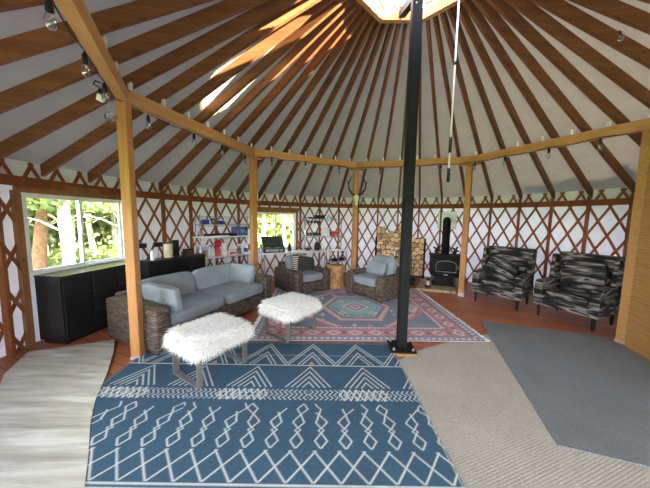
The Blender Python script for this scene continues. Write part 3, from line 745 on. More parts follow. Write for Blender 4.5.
item('cork_box',[('body',MB().bb((-.09,-.05,0),(.09,.05,.11),bev=.004),M['brownbox']),('lid',MB().bb((-.095,-.055,.11),(.095,.055,.13)),M['dark'])],ondb(.84,.22),db,'small brown lidded box at the far end of the black dresser','box')
item('drinking_glass',[('glass',MB().lathe([(.028,0),(.034,.10),(.031,.10),(.026,.008)],(0,0,0),14),M['bottleglass'])],ondb(.66,.10),0,'small clear tumbler right of the paper towel roll','glass')
item('bread_board',[('board',MB().bb((-.14,-.09,0),(.14,.09,.02),bev=.004),M['brownbox'])],ondb(.92,.09),db,'flat dark board lying at the dresser end by the wire rack','board')

# ---------------------------------------------------------------- wire rack by the far end of the dresser
def rack(p0,rz,W,D,levels,zbase,label,post_h,solid=()):
    t=empty('wire_rack',(p0[0],p0[1],zbase),rz,label,'shelf rack')
    for x in (0,W):
        for y in (0,D): MB().tube([(x,y,0),(x,y,post_h)],.012,8).build('post',M['chrome'],t)
    for z in levels:
        mb=MB()
        for y in (0,D): mb.tube([(0,y,z),(W,y,z)],.006,6); mb.tube([(0,y,z-.035),(W,y,z-.035)],.004,6)
        for x in (0,W): mb.tube([(x,0,z),(x,D,z)],.006,6)
        for i in range(1,int(W/.04)): mb.tube([(i*.04,0,z+.002),(i*.04,D,z+.002)],.003,4)
        s=mb.build('wire_shelf',M['chrome'],t)
        if z in solid: MB().bb((.02,-.012,z+.006),(W-.02,D-.01,z+.024)).build('shelf_board',M['table_white'],s)
    return t
r1a=math.atan2(.75,.66); R1p=(-3.56,2.24)
rack(R1p,r1a,1.24,.22,(.72,1.16,1.45,1.62),0,'chrome wire rack of cleaning supplies beside the window with the camp stove',1.66,(.72,1.16))
def onr1(t_,off,z): q=Rz(r1a)@V((t_+.08,off,0)); return V((R1p[0],R1p[1],0))+q+V((0,0,z))
zl,zm,zu=.746,1.186,1.458
item('storage_bin',[('bin',MB().bb((-.10,-.07,0),(.10,.07,.24),bev=.01),M['purple']),('lid',MB().bb((-.105,-.075,.24),(.105,.075,.26)),M['white'])],onr1(.02,.13,zl),r1a,'pale purple storage bin at the left end of the rack counter','bin')
item('cleaner_can',[('can',cyl(.045,.13),M['yellow']),('lid',cyl(.046,.02,.13),M['blue2'])],onr1(.02,.03,zl),0,'yellow can with a blue lid in front of the storage bin','can')
for x,off,lb in ((.15,.08,'white spray bottle just right of the yellow can'),(.235,.12,'white spray bottle behind the red-topped bottle')):
    item('spray_bottle',[('bottle',bottle(.04,.25,.4),M['white']),('trigger',MB().bb((-.05,-.012,.22),(.03,.012,.26)).bb((-.04,-.008,.17),(-.025,.008,.22)),M['greyplastic'])],onr1(x,off,zl),r1a,lb,'bottle')
item('detergent_bottle',[('bottle',bottle(.055,.24,.3),M['redw']),('cap',MB().lathe([(.03,.20),(.07,.24),(.08,.30),(.06,.36),(.02,.37)]),M['red'])],onr1(.33,.07,zl),0,'bottle with a big round red top on the rack counter','bottle')
item('paper_towel_roll',[('roll',cyl(.06,.28,0,18),M['white']),('core_rod',cyl(.016,.012,.28,10),M['cream'])],onr1(.49,.09,zl),0,'white paper roll standing beside the red-topped bottle','paper towels')
item('wipes_box',[('box',MB().bb((-.09,-.055,0),(.09,.055,.10),bev=.006),M['white']),('label',MB().bb((-.091,-.057,.03),(.091,-.054,.065)),M['red']),('flap',MB().cushion((0,0,.11),(.14,.09,.05),e=3),M['white'])],onr1(.67,.08,zl),r1a,'white box with a red stripe on the rack counter','box')
item('spray_bottle',[('bottle',bottle(.045,.22,.4),M['bottleglass']),('trigger',MB().bb((-.05,-.012,.20),(.03,.012,.24)).bb((-.04,-.008,.15),(-.025,.008,.20)),M['white'])],onr1(.86,.09,zl),r1a,'clear spray bottle right of the red-striped box','bottle')
item('lotion_bottle',[('bottle',bottle(.045,.22,.25),M['white']),('label',cyl(.046,.10,.04),M['blue2']),('cap',cyl(.02,.03,.195),M['white'])],onr1(1.03,.09,zl),0,'white and blue bottle at the right end of the rack counter','bottle')
item('serving_tray',[('tray',MB().bb((-.34,-.09,.0),(.34,.09,.02)).bb((-.34,-.09,.02),(.34,-.08,.06)).bb((-.34,.08,.02),(.34,.09,.06)),M['dark'])],onr1(.42,.11,zm),r1a,'long black tray on the middle shelf of the wire rack','tray')
item('white_board',[('board',MB().bb((-.40,-.015,0),(.40,.015,.025)),M['table_white'])],onr1(.16,-.02,zm+.0),r1a+rad(3),'long thin white board lying along the rack front edge','board')
for x,lb in ((.76,'blue carton on the middle rack shelf, next to the black tray'),(.92,'blue carton on the middle rack shelf, next to the dark bottle')):
    o=item('carton',[('box',MB().bb((-.072,-.05,0),(.072,.05,.21),bev=.003),M['blue']),('label',MB().bb((-.05,-.052,.07),(.05,-.05,.15)),M['greyplastic'] if x>.8 else M['redw'])],onr1(x,.09,zm),r1a,lb,'carton')
item('dark_bottle',[('bottle',bottle(.038,.24,.3),M['dark']),('label',cyl(.039,.09,.03),M['green'])],onr1(1.05,.09,zm),0,'black bottle with a green label right of the blue cartons','bottle')
item('cap_box',[('box',MB().bb((-.07,-.05,0),(.07,.05,.09),bev=.004),M['blue2']),('lid',MB().bb((-.073,-.053,.09),(.073,.053,.105)),M['greyplastic'])],onr1(.08,.11,zu),r1a,'dark blue box on the upper rack shelf, left of the pair','box')
item('cap_box',[('box',MB().bb((-.055,-.05,0),(.055,.05,.08),bev=.004),M['blue2']),('lid',MB().bb((-.058,-.053,.08),(.058,.053,.09)),M['white'])],onr1(.42,.11,zu),r1a,'dark blue box on the upper rack shelf, right of the pair','box')
item('glass_jar',[('jar',cyl(.05,.11),M['bottleglass']),('lid',cyl(.051,.02,.11),M['galv'])],onr1(-.02,.12,zm),0,'glass jar with a metal lid at the left end of the middle rack shelf','jar')
item('glass_jar',[('jar',cyl(.045,.10),M['bottleglass']),('lid',cyl(.046,.02,.10),M['dark'])],onr1(.25,.12,zu),0,'glass jar with a dark lid between the two dark blue boxes','jar')

# ---------------------------------------------------------------- white counter under window 2
ca=math.atan2(.415,.91); Cp=(-2.55,3.17)
def onct(t_,off,z): q=Rz(ca)@V((t_,off,0)); return V((Cp[0],Cp[1],0))+q+V((0,0,z))
t=empty('folding_table',(Cp[0],Cp[1],0),ca,'long white folding table under the window with the camp stove','table')
MB().bb((0,0,.70),(1.86,.43,.74),bev=.008).build('table_top',M['table_white'],t)
for x in (.10,1.76):
    for y in (.05,.38): MB().tube([(x,y,0),(x,y,.70)],.014,8).build('leg',M['galv'],t)
    MB().tube([(x,.05,.2),(x,.38,.2)],.01,6).build('brace',M['galv'],t)
t=empty('side_shelf',onct(1.88,.0,0),ca,'small white two-tier shelf at the end of the folding table','shelf')
for z in (.40,.72): MB().bb((0,0,z),(.55,.26,z+.02),bev=.004).build('shelf_board',M['table_white'],t)
for x in (.02,.53):
    for y in (.02,.24): MB().tube([(x,y,0),(x,y,.72)],.010,8).build('leg',M['dark'],t)
item('lidded_pan',[('pan',MB().lathe([(.08,0),(.11,.05),(.105,.05),(.075,.008)],(0,0,0),16),M['iron']),('lid',MB().lathe([(.10,.05),(.06,.08),(.015,.09),(.015,.11)],(0,0,0),16),M['dark']),('handle',MB().tube([(.10,0,.04),(.24,0,.06)],.01),M['dark'])],onct(2.10,.13,.42),ca,'black lidded pan on the lower tier of the small white shelf','pan')
item('camera_bag',[('body',MB().cushion((0,0,.05),(.16,.12,.10),e=4),M['dark']),('strap',MB().tube([(-.06,0,.08),(-.03,0,.14),(.03,0,.14),(.06,0,.08)],.006),M['dark'])],onct(2.32,.13,.42),ca,'small black bag next to the pan on the white shelf','bag')
item('white_tray',[('tray',MB().bb((-.10,-.07,0),(.10,.07,.015)).bb((-.10,-.07,.015),(.10,-.06,.03)),M['white'])],onct(2.05,.12,.74),ca,'small white tray on top of the two-tier shelf','tray')
# camp stove with raised lid
t=empty('camp_stove',onct(.36,.20,.74),ca,'dark green camp stove with its lid raised in front of the window','camp stove')
MB().bb((-.27,-.16,0),(.27,.16,.11),bev=.008).build('body',M['darkgreen'],t)
MB().box((0,.13,.245),(.54,.022,.30),Rx(rad(-12)),bev=.004).build('lid',M['darkgreen'],t)
for sx in (-1,1):
    MB().add([(sx*.262,.13,.11),(sx*.262,-.15,.11),(sx*.262,.10,.37),(sx*.268,.13,.11),(sx*.268,-.15,.11),(sx*.268,.10,.37)],[[0,1,2],[5,4,3],[0,3,4,1],[1,4,5,2],[2,5,3,0]]).build('wind_screen',M['darkgreen'],t)
    MB().lathe([(.075,.11),(.075,.118),(.05,.12)],(sx*.12,-.01,0),16).build('burner',M['galv'],t)
    MB().tube([(sx*.12,-.16,.055),(sx*.12,-.185,.055)],.018,10).build('knob',M['dark'],t)
MB().bb((-.22,-.163,.03),(.22,-.160,.085)).build('front_panel',M['galv'],t)
item('water_jug',[('jug',bottle(.055,.20,.25),M['bottleglass']),('lid',cyl(.03,.025,.18),M['blue'])],onct(-.0+.035,.12,.74),0,'clear jug with a blue lid left of the camp stove','jug')
item('thermos',[('body',bottle(.045,.24,.3),M['dark']),('lid',cyl(.022,.03,.216),M['galv'])],onct(.80,.2,.74),0,'black thermos flask right of the camp stove','thermos')
item('coffee_kettle',[('body',MB().lathe([(.06,0),(.075,.02),(.075,.16),(.05,.20),(.045,.23)],(0,0,0),16),M['dark']),('handle',MB().tube([(.07,0,.05),(.12,0,.08),(.12,0,.16),(.06,0,.19)],.008),M['dark']),('lid',MB().lathe([(.05,.23),(.03,.25),(.01,.27)],(0,0,0),12),M['galv'])],onct(1.58,.20,.74),ca,'black kettle on the white table under the hanging mugs','kettle')
item('wooden_bowl',[('bowl',MB().lathe([(.04,0),(.09,.05),(.10,.07),(.09,.07),(.035,.012)],(0,0,0),18),M['brownbox'])],onct(1.32,.20,.74),0,'brown bowl beside the black kettle on the white table','bowl')
# second rack with pans and mugs
r2a=math.atan2(.24,.97); R2p=(-1.51,3.95)
rack(R2p,r2a,1.02,.19,(.385,.86),.742,'slim wire rack of pans and mugs between the far window and the antler post',.90)
def onr2(t_,off,z): q=Rz(r2a)@V((t_,off,0)); return V((R2p[0],R2p[1],.742))+q+V((0,0,z))
item('roasting_pan',[('pan',MB().bb((-.12,-.08,0),(.12,.08,.012)).bb((-.12,-.08,.012),(.12,-.07,.10)).bb((-.12,.07,.012),(.12,.08,.10)).bb((-.12,-.07,.012),(-.11,.07,.10)).bb((.11,-.07,.012),(.12,.07,.10)),M['iron']),('handle',MB().tube([(.12,0,.08),(.19,0,.09)],.01),M['dark'])],onr2(.42,.10,.868),r2a,'black square roasting pan on the top wire shelf','pan')
item('skillet',[('pan',MB().lathe([(.09,0),(.12,.04),(.115,.04),(.085,.008)],(0,0,0),18),M['iron']),('handle',MB().tube([(-.11,0,.03),(-.26,0,.045)],.009),M['dark'])],onr2(.19,.10,.868),0,'round black skillet left of the roasting pan','pan')
for x,lb in ((.68,'small wire dish stand on the top shelf, left of the pair'),(.80,'small wire dish stand on the top shelf, right of the pair')):
    item('dish_stand',[('frame',MB().tube([(-.05,0,0),(0,0,.11),(.05,0,0)],.006).tube([(-.05,.06,0),(0,.06,.11),(.05,.06,0)],.006).tube([(0,0,.11),(0,.06,.11)],.006).tube([(-.05,0,0),(-.05,.06,0)],.006).tube([(.05,0,0),(.05,.06,0)],.006),M['dark'])],onr2(x,.06,.868),r2a,lb,'stand')
mug=None
for i in range(5):
    p=onr2(.08+.085*i,.10,.394)
    if mug is None:
        mug=item('mug',[('cup',MB().lathe([(.028,0),(.034,.01),(.036,.085),(.032,.085),(.026,.012)],(0,0,0),14),M['dark']),('handle',MB().tube([(.034,0,.02),(.06,0,.03),(.06,0,.06),(.034,0,.07)],.005),M['dark'])],p,.5,'dark mug in the row left of the white canister','mug','dark mugs on the wire shelf'); o=mug
    else: o=dup(mug); o.location=p
    o.rotation_euler=(0,0,.5+i*.7)
item('canister',[('box',MB().bb((-.105,-.07,0),(.105,.07,.20),bev=.008),M['white']),('lid',MB().bb((-.108,-.073,.20),(.108,.073,.22)),M['white'])],onr2(.585,.10,.394),r2a,'white square canister on the wire shelf between mugs and cans','canister')
can=None
for i in range(3):
    p=onr2(.745+.085*i,.09,.394)
    if can is None:
        can=item('food_can',[('can',cyl(.036,.12),M['redw']),('rim',cyl(.0365,.012,.12),M['galv'])],p,0,'red and white food can right of the white canister','can','food cans on the wire shelf'); o=can
    else: o=dup(can); o.location=p
item('spice_jar',[('jar',cyl(.026,.08),M['yellow']),('lid',cyl(.027,.02,.08),M['dark'])],onr2(.985,.09,.394),0,'small yellow jar at the right end of the wire shelf','jar')
cup=None
for i in range(4):
    p=onr2(.09+.09*i,.06,.735)
    if cup is None:
        cup=item('hanging_cup',[('cup',MB().lathe([(.026,0),(.034,.01),(.035,.07),(.031,.07),(.024,.01)],(0,0,0),12),M['dark']),('handle',MB().tube([(.0,0,.06),(.0,.0,.115),(.012,0,.122)],.004),M['dark'])],p,0,'dark cup hooked under the top wire shelf','cup','cups hung under the top shelf'); o=cup
    else: o=dup(cup); o.location=p

# ---------------------------------------------------------------- firewood
fa=74.7; fc=pol(fa,3.97); frz=rad(fa)-PI/2             # local x along the rack (left to right = +x), y outwards
t=empty('firewood_rack',fc,frz,'black steel firewood rack standing against the back wall','firewood rack')
for x in (-.64,.64):
    for y in (.06,.34): MB().bb((x-.018,y-.018,0),(x+.018,y+.018,1.12)).build('upright',M['steel_black'],t)
    MB().bb((x-.015,.06,1.09),(x+.015,.34,1.12)).build('crossbar',M['steel_black'],t)
for y in (.06,.34): MB().bb((-.64,y-.018,.08),(.64,y+.018,.115)).build('rail',M['steel_black'],t)
Rf=Rz(frz); seeds=[]; row=0; z=.115+.055
while z<1.42:
    nx=10 if row%2==0 else 9
    for i in range(nx): seeds.append(((i-(nx-1)/2)*.130+random.uniform(-.04,.04), z+random.uniform(-.036,.036)))
    z+=.114; row+=1
def clip(poly,px,py,nx,ny):                            # keep the side of the line where (p-q).n<=0
    out=[]
    for i in range(len(poly)):
        a=poly[i]; b=poly[(i+1)%len(poly)]; da=(a[0]-px)*nx+(a[1]-py)*ny; db=(b[0]-px)*nx+(b[1]-py)*ny
        if da<=0: out.append(a)
        if da*db<0: t_=da/(da-db); out.append((a[0]+(b[0]-a[0])*t_,a[1]+(b[1]-a[1])*t_))
    return out
for (cx_,cz_) in seeds:
    lim=1.25+.05*math.sin((cx_+.75)*3.4)+.06*math.sin(cx_*9+1)
    if cz_>lim: continue
    if math.hypot(cx_+.09,cz_-.62)<.075: continue       # dark gap in the pile
    poly=[(cx_-.12,cz_-.12),(cx_+.12,cz_-.12),(cx_+.12,cz_+.12),(cx_-.12,cz_+.12)]
    poly=clip(poly,-.615,0,-1,0); poly=clip(poly,.615,0,1,0); poly=clip(poly,0,.12,0,-1)
    for (ox,oz) in seeds:
        dx,dz=ox-cx_,oz-cz_; L=math.hypot(dx,dz)
        if 0<L<.3: poly=clip(poly,cx_+dx*(.5-.006/L),cz_+dz*(.5-.006/L),dx/L,dz/L)
    if len(poly)<3: continue
    q=[]
    for i in range(len(poly)):                          # round the corners once
        a=poly[i]; b=poly[(i+1)%len(poly)]; q+= [(a[0]*.8+b[0]*.2,a[1]*.8+b[1]*.2),(a[0]*.2+b[0]*.8,a[1]*.2+b[1]*.8)]
    q=[(x-cx_,y-cz_) for x,y in q]; m=len(q); L=.40; mb=MB()
    ar=sum(q[i][0]*q[(i+1)%m][1]-q[(i+1)%m][0]*q[i][1] for i in range(m))
    if ar<0: q=q[::-1]
    mb.add([(x,0,y) for x,y in q],[list(range(m))],1); mb.add([(x,L,y) for x,y in q],[[i for i in reversed(range(m))]],1)
    mb.add([(x,0,y) for x,y in q]+[(x,L,y) for x,y in q],[[i,m+i,m+(i+1)%m,(i+1)%m] for i in range(m)],0)
    o=mb.build('split_log',[M['bark'],M['logend']],None,fc+Rf@V((cx_,random.uniform(0,.10),cz_)),(0,0,frz))
    tag(o,'split firewood log with its pale cut end showing in the black rack','log','logs in the firewood rack')

# ---------------------------------------------------------------- wood stove on its hearth
hp=[(1.15,2.74),(1.93,2.49),(2.24,2.66),(2.52,3.36),(1.62,3.72),(1.42,3.32)]
o=tag(MB().prism(hp,0,.055).build('hearth_pad',M['stone']),'tan tiled hearth pad under the black wood stove','hearth')
sx,sy=1.955,3.13; srz=math.atan2(-.32,.95)
t=empty('wood_stove',(sx,sy,.055),srz,'black cast-iron wood stove on the tiled hearth','stove')
MB().bb((-.33,-.25,.26),(.33,.25,.70),bev=.02,seg=2).build('firebox',M['iron'],t)
MB().bb((-.36,-.28,.70),(.36,.27,.735),bev=.01).build('top_plate',M['iron'],t)
MB().bb((-.21,-.18,.02),(.21,.18,.26)).bb((-.27,-.22,0),(.27,.22,.03)).build('pedestal',M['iron'],t)
MB().bb((-.28,-.33,.245),(.28,-.25,.265)).build('ash_lip',M['iron'],t)
MB().bb((-.27,-.275,.30),(.27,-.25,.66),bev=.01).build('door',M['iron'],t)
dd=t.children[-1]
pts=[(-.205,.36),(.205,.36),(.205,.53)]+[(.205*math.cos(a),.53+.075*math.sin(a)) for a in np.linspace(0.25,PI-.25,9)]+[(-.205,.53)]
m_=len(pts); MB().add([(x,-.281,z) for x,z in pts]+[(x,-.272,z) for x,z in pts],[[i for i in range(m_)],[m_+i for i in reversed(range(m_))]]+[[i,m_+i,m_+(i+1)%m_,(i+1)%m_] for i in range(m_)]).build('glass_window',plain('dark_stove_glass',(12,12,13),.4,0,.1,.15),dd)
MB().tube([(x*1.06,-.284,.36+(z-.36)*1.04) for x,z in pts]+[(pts[0][0]*1.06,-.284,pts[0][1])],.006,6).build('glass_trim',M['galv'],dd)
MB().tube([(.25,-.275,.44),(.25,-.31,.44),(.25,-.31,.53)],.009,8).build('handle',M['galv'],dd)
MB().bb((-.05,-.262,.27),(.05,-.255,.29)).build('badge',M['galv'],t)
q=(V((sx+.016,sy+.047,0))-V((-.97,-3.08,0))).normalized()          # horizontal run towards the wall
Rl=Rz(-srz); qh=Rl@q
z_el=1.56
pp=[(0,.05,.735),(0,.05,z_el-.13)]+[tuple(V((0,.05,z_el-.13))+qh*(.13*(1-math.cos(x)))+V((0,0,.13*math.sin(x)))) for x in np.linspace(.15,PI/2,7)]
end=V(pp[-1]); world=V((sx,sy,0))+Rz(srz)@V((end.x,end.y,0)); bq=world.dot(q); rem=-bq+math.sqrt(bq*bq-world.length_squared+4.53**2)
pp.append(tuple(end+qh*rem)); MB().tube(pp,.088,18).build('stovepipe',M['iron'],t)
MB().lathe([(.094,.735),(.094,.76)],(0,.05,0),18).build('pipe_collar',M['iron'],t)
thw=world+q*(rem+.012); tha=math.degrees(math.atan2(thw.y,thw.x)); thz=.055+z_el
o=MB().box((0,0,0),(.018,.46,.46)).build('wall_thimble',M['galv'],None,pol(tha,4.535,thz),(0,0,rad(tha))); tag(o,'square galvanized plate where the stovepipe meets the wall','plate')
for x,lb in ((-.20,'small black stove fan on the stove, left of the pipe'),(.21,'small black stove fan on the stove, right of the pipe')):
    loc=V((sx,sy,.79))+Rz(srz)@V((x,-.02,0)); f=empty('stove_fan',loc,srz,lb,'fan')
    MB().bb((-.05,-.035,0),(.05,.035,.02)).bb((-.035,-.008,.02),(.035,.008,.11)).build('base',M['iron'],f)
    MB().tube([(0,-.01,.13),(0,-.035,.13)],.012,8).build('hub',M['dark'],f)
    for k in range(4): MB().box(V((0,-.03,.13))+Ry(rad(90*k+30))@V((.05,0,0)),(.075,.006,.045),Ry(rad(90*k+30))@Rx(rad(25))).build('blade',M['iron'],f)
    MB().bb((-.03,-.006,.10),(.03,.006,.135)).build('motor',M['iron'],f)
# bucket, lantern and hearth tools
bk=V((2.17,2.84,.055)); t=empty('ash_bucket',bk,0,'grey metal bucket on the hearth right of the stove','bucket')
MB().lathe([(.09,0),(.125,.24),(.13,.245),(.12,.24),(.085,.01)],(0,0,0),20).build('pail',M['galv'],t); MB().tube([(.125*math.cos(a),0,.235+.04*math.sin(a)) for a in np.linspace(0,PI,9)],.004,6).build('handle',M['galv'],t)
t=empty('candle_lantern',V((1.45,2.83,.055)),0,'small white and black lantern at the left corner of the hearth','lantern')
MB().lathe([(.075,0),(.075,.03),(.04,.05)],(0,0,0),14).build('base',M['dark'],t); MB().lathe([(.035,.05),(.035,.16)],(0,0,0),14).build('glass',M['white'],t); MB().lathe([(.045,.16),(.04,.19),(.012,.22)],(0,0,0),14).build('cap',M['dark'],t)
t=empty('fireplace_tool_set',V((1.20,3.28,0)),0,'black fireplace tool set standing left of the stove','fireplace tools')
MB().lathe([(.10,0),(.10,.02),(.02,.03)],(0,0,0),14).build('base',M['iron'],t); MB().tube([(0,0,.02),(0,0,.72)],.010,8).build('stem',M['iron'],t)
MB().tube([(-.07,0,.62),(.07,0,.62)],.007,6).build('hook_bar',M['iron'],t)
for x,nm in ((-.06,'poker'),(.06,'shovel')):
    h=MB().tube([(x,0,.66),(x,0,.12)],.006,6)
    if nm=='shovel': h.bb((x-.045,-.01,.05),(x+.045,.01,.17))
    h.build(nm,M['iron'],t)
t=empty('log_carrier',V((.98,3.24,0)),rad(-18),'dark fabric log carrier with white flecks beside the pole','carrier')
MB().bb((-.14,-.11,0),(.14,.11,.40),bev=.02,seg=2).build('body',plain('flecked_dark_cloth',(48,50,54),.9,0,.6),t); MB().tube([(-.08,-.05,.40),(-.05,-.05,.50),(.05,-.05,.50),(.08,-.05,.40)],.01).build('handle',M['dark'],t)
MB().bb((-.05,-.114,.08),(.05,-.111,.30)).build('label_patch',M['greyplastic'],t)
item('yellow_tool_case',[('case',MB().bb((-.10,-.05,0),(.10,.05,.07),bev=.01),M['yellow']),('lid',MB().bb((-.10,-.05,.07),(.10,.05,.09)),M['dark'])],onc((.98,3.24),0,-.30,.12,0),.2,'small yellow case with black lid behind the wicker armchair','case')

# ---------------------------------------------------------------- striped armchairs
def streak_chair(p0,rz,W,D,label,z=0):
    t=empty('striped_armchair',(p0[0],p0[1],z),rz,label,'armchair','black and grey armchairs by the wall')
    r=dict(bev=.02,seg=2)
    MB().bb((.03,.02,.20),(W-.03,D-.12,.33),**r).build('seat_rail',M['zebra'],t)
    MB().cushion((W/2,.34,.40),(W-.26,.64,.17),e=8,pinch=.1,n=12).build('seat_cushion',M['zebra'],t)
    for x0 in (0,W-.13):
        mb=MB(); poly=[(.0,.20),(.0,.60),(.06,.63),(.45,.64),(.62,.70),(D-.14,.72),(D-.10,.20)]
        xa,xb=x0,x0+.13; m=len(poly)
        mb.add([(xa,y,z) for y,z in poly]+[(xb,y,z) for y,z in poly],[list(range(m))[::-1] if False else list(range(m)),[m+i for i in reversed(range(m))]]+[[i,m+i,m+(i+1)%m,(i+1)%m] for i in range(m)])
        o=mb.build('arm',M['zebra'],t); md=o.modifiers.new('b','BEVEL'); md.width=.022; md.segments=2
    mb=MB(); R=Rx(rad(-9)); mb.box((W/2,D-.13,.66),(W-.02,.17,.86),R,bev=.04,seg=3); mb.build('backrest',M['zebra'],t)
    for sx_ in (0,W-.06):
        mb=MB(); mb.box((sx_+.03,D-.26,.84),(.075,.26,.42),Rx(rad(-7)),bev=.03,seg=2); mb.build('wing',M['zebra'],t)
    for x,y in ((.07,.07),(W-.07,.07),(.07,D-.17),(W-.07,D-.17)):
        MB().lathe([(.018,0),(.03,.21)],(x,y,0),8,0,None,False).build('leg',M['leg_black'],t)
    return t
ua=V((.63,-.777)); aa=math.atan2(ua.y,ua.x)
streak_chair((1.995,2.02),aa,.84,.86,'black and grey streaked armchair with a loose pillow, next to the stove')
pillow(onc((1.995,2.02),aa,.36,.42,.655),aa+rad(10),rad(60),(.52,.44,.15),M['zebra'],'black and grey streaked pillow in the armchair next to the stove',rad(22))
ub=V((.42,-.908)); ab=math.atan2(ub.y,ub.x)
streak_chair((2.66,1.30),ab,.84,.86,'black and grey streaked armchair beside the plywood partition')
pillow(onc((2.66,1.30),ab,.44,.50,.72),ab+rad(0),rad(76),(.56,.50,.14),M['zebra'],'black and grey streaked pillow in the armchair beside the partition',rad(-4))

# ---------------------------------------------------------------- antlered skull on the post
ap=pol(PA[3],RR-.075); arz=rad(PA[3])+PI/2            # local -y would face inwards; use x along tangent
t=empty('antler_skull',ap+V((0,0,2.06)),rad(PA[3])-PI/2,'bleached skull with dark curved antlers hung on the far timber post','antlers')
MB().lathe([(.012,-.13),(.035,-.11),(.045,-.03),(.065,.04),(.06,.09),(.03,.11)],(0,-.045,0),14).build('skull',M['bone'],t)
for s in (-1,1):
    MB().tube([(s*.03,-.05,.09),(s*.12,-.07,.14),(s*.19,-.10,.24),(s*.20,-.10,.36),(s*.15,-.06,.48),(s*.10,-.04,.56)],[.018,.018,.016,.014,.010,.004],8).tube([(s*.12,-.07,.14),(s*.13,-.16,.22)],[.012,.004],6).tube([(s*.20,-.10,.34),(s*.24,-.15,.44)],[.011,.004],6).build('antler',M['antler'],t)

# ---------------------------------------------------------------- string lights
t=empty('string_lights',pol(PA[1],RR,2.79),0,'string of clear bulbs on a black cord along the ring beams','string lights'); o0=V(t.location)
cord=[]; bulbs=[]
TS=[(.40,.62,.82),(.14,.42,.66,.92),(.14,.45,.80),(.23,.50,.77),(.05,.29,.57,.82)]
for i in range(5):
    ro=RR+.062 if i<2 else RR-.062
    a=pol(PA[i],ro,2.80); b=pol(PA[i+1],ro,2.80)
    for k,tt in enumerate(TS[i]):
        p=a+(b-a)*tt; cord+= [p-o0, a+(b-a)*min(tt+.11,1)-o0+V((0,0,-.03))]; bulbs.append(p-o0+V((0,0,-.01)))
MB().tube(cord,.005,6).build('cord',M['dark'],t)
for p in bulbs:
    w_=p+o0
    if w_.y<-1.9: continue
    s=MB().lathe([(.007,0),(.018,-.02),(.019,-.075),(.015,-.08)],p,10).build('socket',M['dark'],t)
    MB().lathe([(.014,-.08),(.022,-.10),(.031,-.13),(.028,-.155),(.012,-.17)],p,12).build('bulb',M['bulb'],s)
# ornament and bulb hanging near the first post
hp_=pol(PA[1],RR-.13,0)+V((.0,-.02,0))
t=empty('glass_ornament',V((-3.088,-.447,2.576)),.4,'clear faceted glass ornament hanging by a thread at the front post','ornament')
MB().lathe([(.004,-.06),(.05,-.02),(.055,.0),(.045,.03),(.01,.05)],(0,0,0),6,0,None,False).build('crystal',M['bulb'],t); MB().tube([(0,0,.05),(0,0,.25)],.003,6).build('thread',M['greyplastic'],t)
t=empty('spot_lamp',V((-3.067,-.575,2.75)),.4,'small white square lamp on a black cord below the beam corner','lamp')
MB().box((0,0,-.05),(.055,.055,.06),Rx(.5)@Ry(.4),bev=.005).build('lamp_head',M['white'],t); MB().tube([(0,0,-.02),(0,0,.03),(-.05,0,.06),(-.04,.02,.10),(0,.03,.09)],.006,6).build('cord',M['dark'],t); MB().lathe([(.02,-.02),(.02,.02)],(0,0,0),10).build('socket',M['dark'],t)
t=empty('hanging_ornament',V((2.12,-.13,3.62)),0,'cluster of clear pendant drops hanging from a rafter at upper right','ornament')
MB().tube([(0,0,.0),(0,0,.16)],.004,6).build('wire',M['dark'],t); MB().lathe([(.02,-.02),(.022,.03)],(0,0,0),10).build('socket',M['dark'],t); MB().lathe([(.015,-.02),(.035,-.06),(.03,-.09),(.008,-.10)],(0,0,0),12).build('bulb',M['bulb'],t)
for k in range(4): MB().lathe([(.003,-.09),(.012,-.05),(.003,-.01)],(.045*math.cos(k*1.6),.045*math.sin(k*1.6),0),6).build('drop',M['bulb'],t)

# ---------------------------------------------------------------- outdoors
o=struct(MB().prism([tuple(pol(i*10,60)[:2]) for i in range(36)],-1.0,-.45).build('ground_outside',M['grass']))
mb=MB()
for i in range(24): mb.bb((-.05,-.05,-.45),(.05,.05,-.12),rot=None) if i<0 else mb.box(pol(i*15,4.6,-.285),(.1,.1,.33))
struct(mb.build('trim_2',M['stud']))
def blades(n,a0,a1,r0,r1):
    mb=MB()
    for i in range(n):
        a=random.uniform(a0,a1); r=random.uniform(r0,r1); p=pol(a,r,-.45); h=random.uniform(.3,.75); d=pol(random.uniform(0,360),.02); l=pol(random.uniform(0,360),h*.3)
        mb.add([p-d,p+d,p+l*.4+V((0,0,h*.6))+d*.7,p+l*.4+V((0,0,h*.6))-d*.7,p+l+V((0,0,h))],[[0,1,2,3],[3,2,4]])
    return mb
g=blades(6000,132,176,7.2,17).build('tall_grass',M['leaf']); tag(g,'tall sunlit meadow grass outside the long window','grass',None,'stuff')
g=blades(2000,98,124,7.2,16).build('tall_grass',M['leaf']); tag(g,'tall sunlit meadow grass outside the far window','grass',None,'stuff')
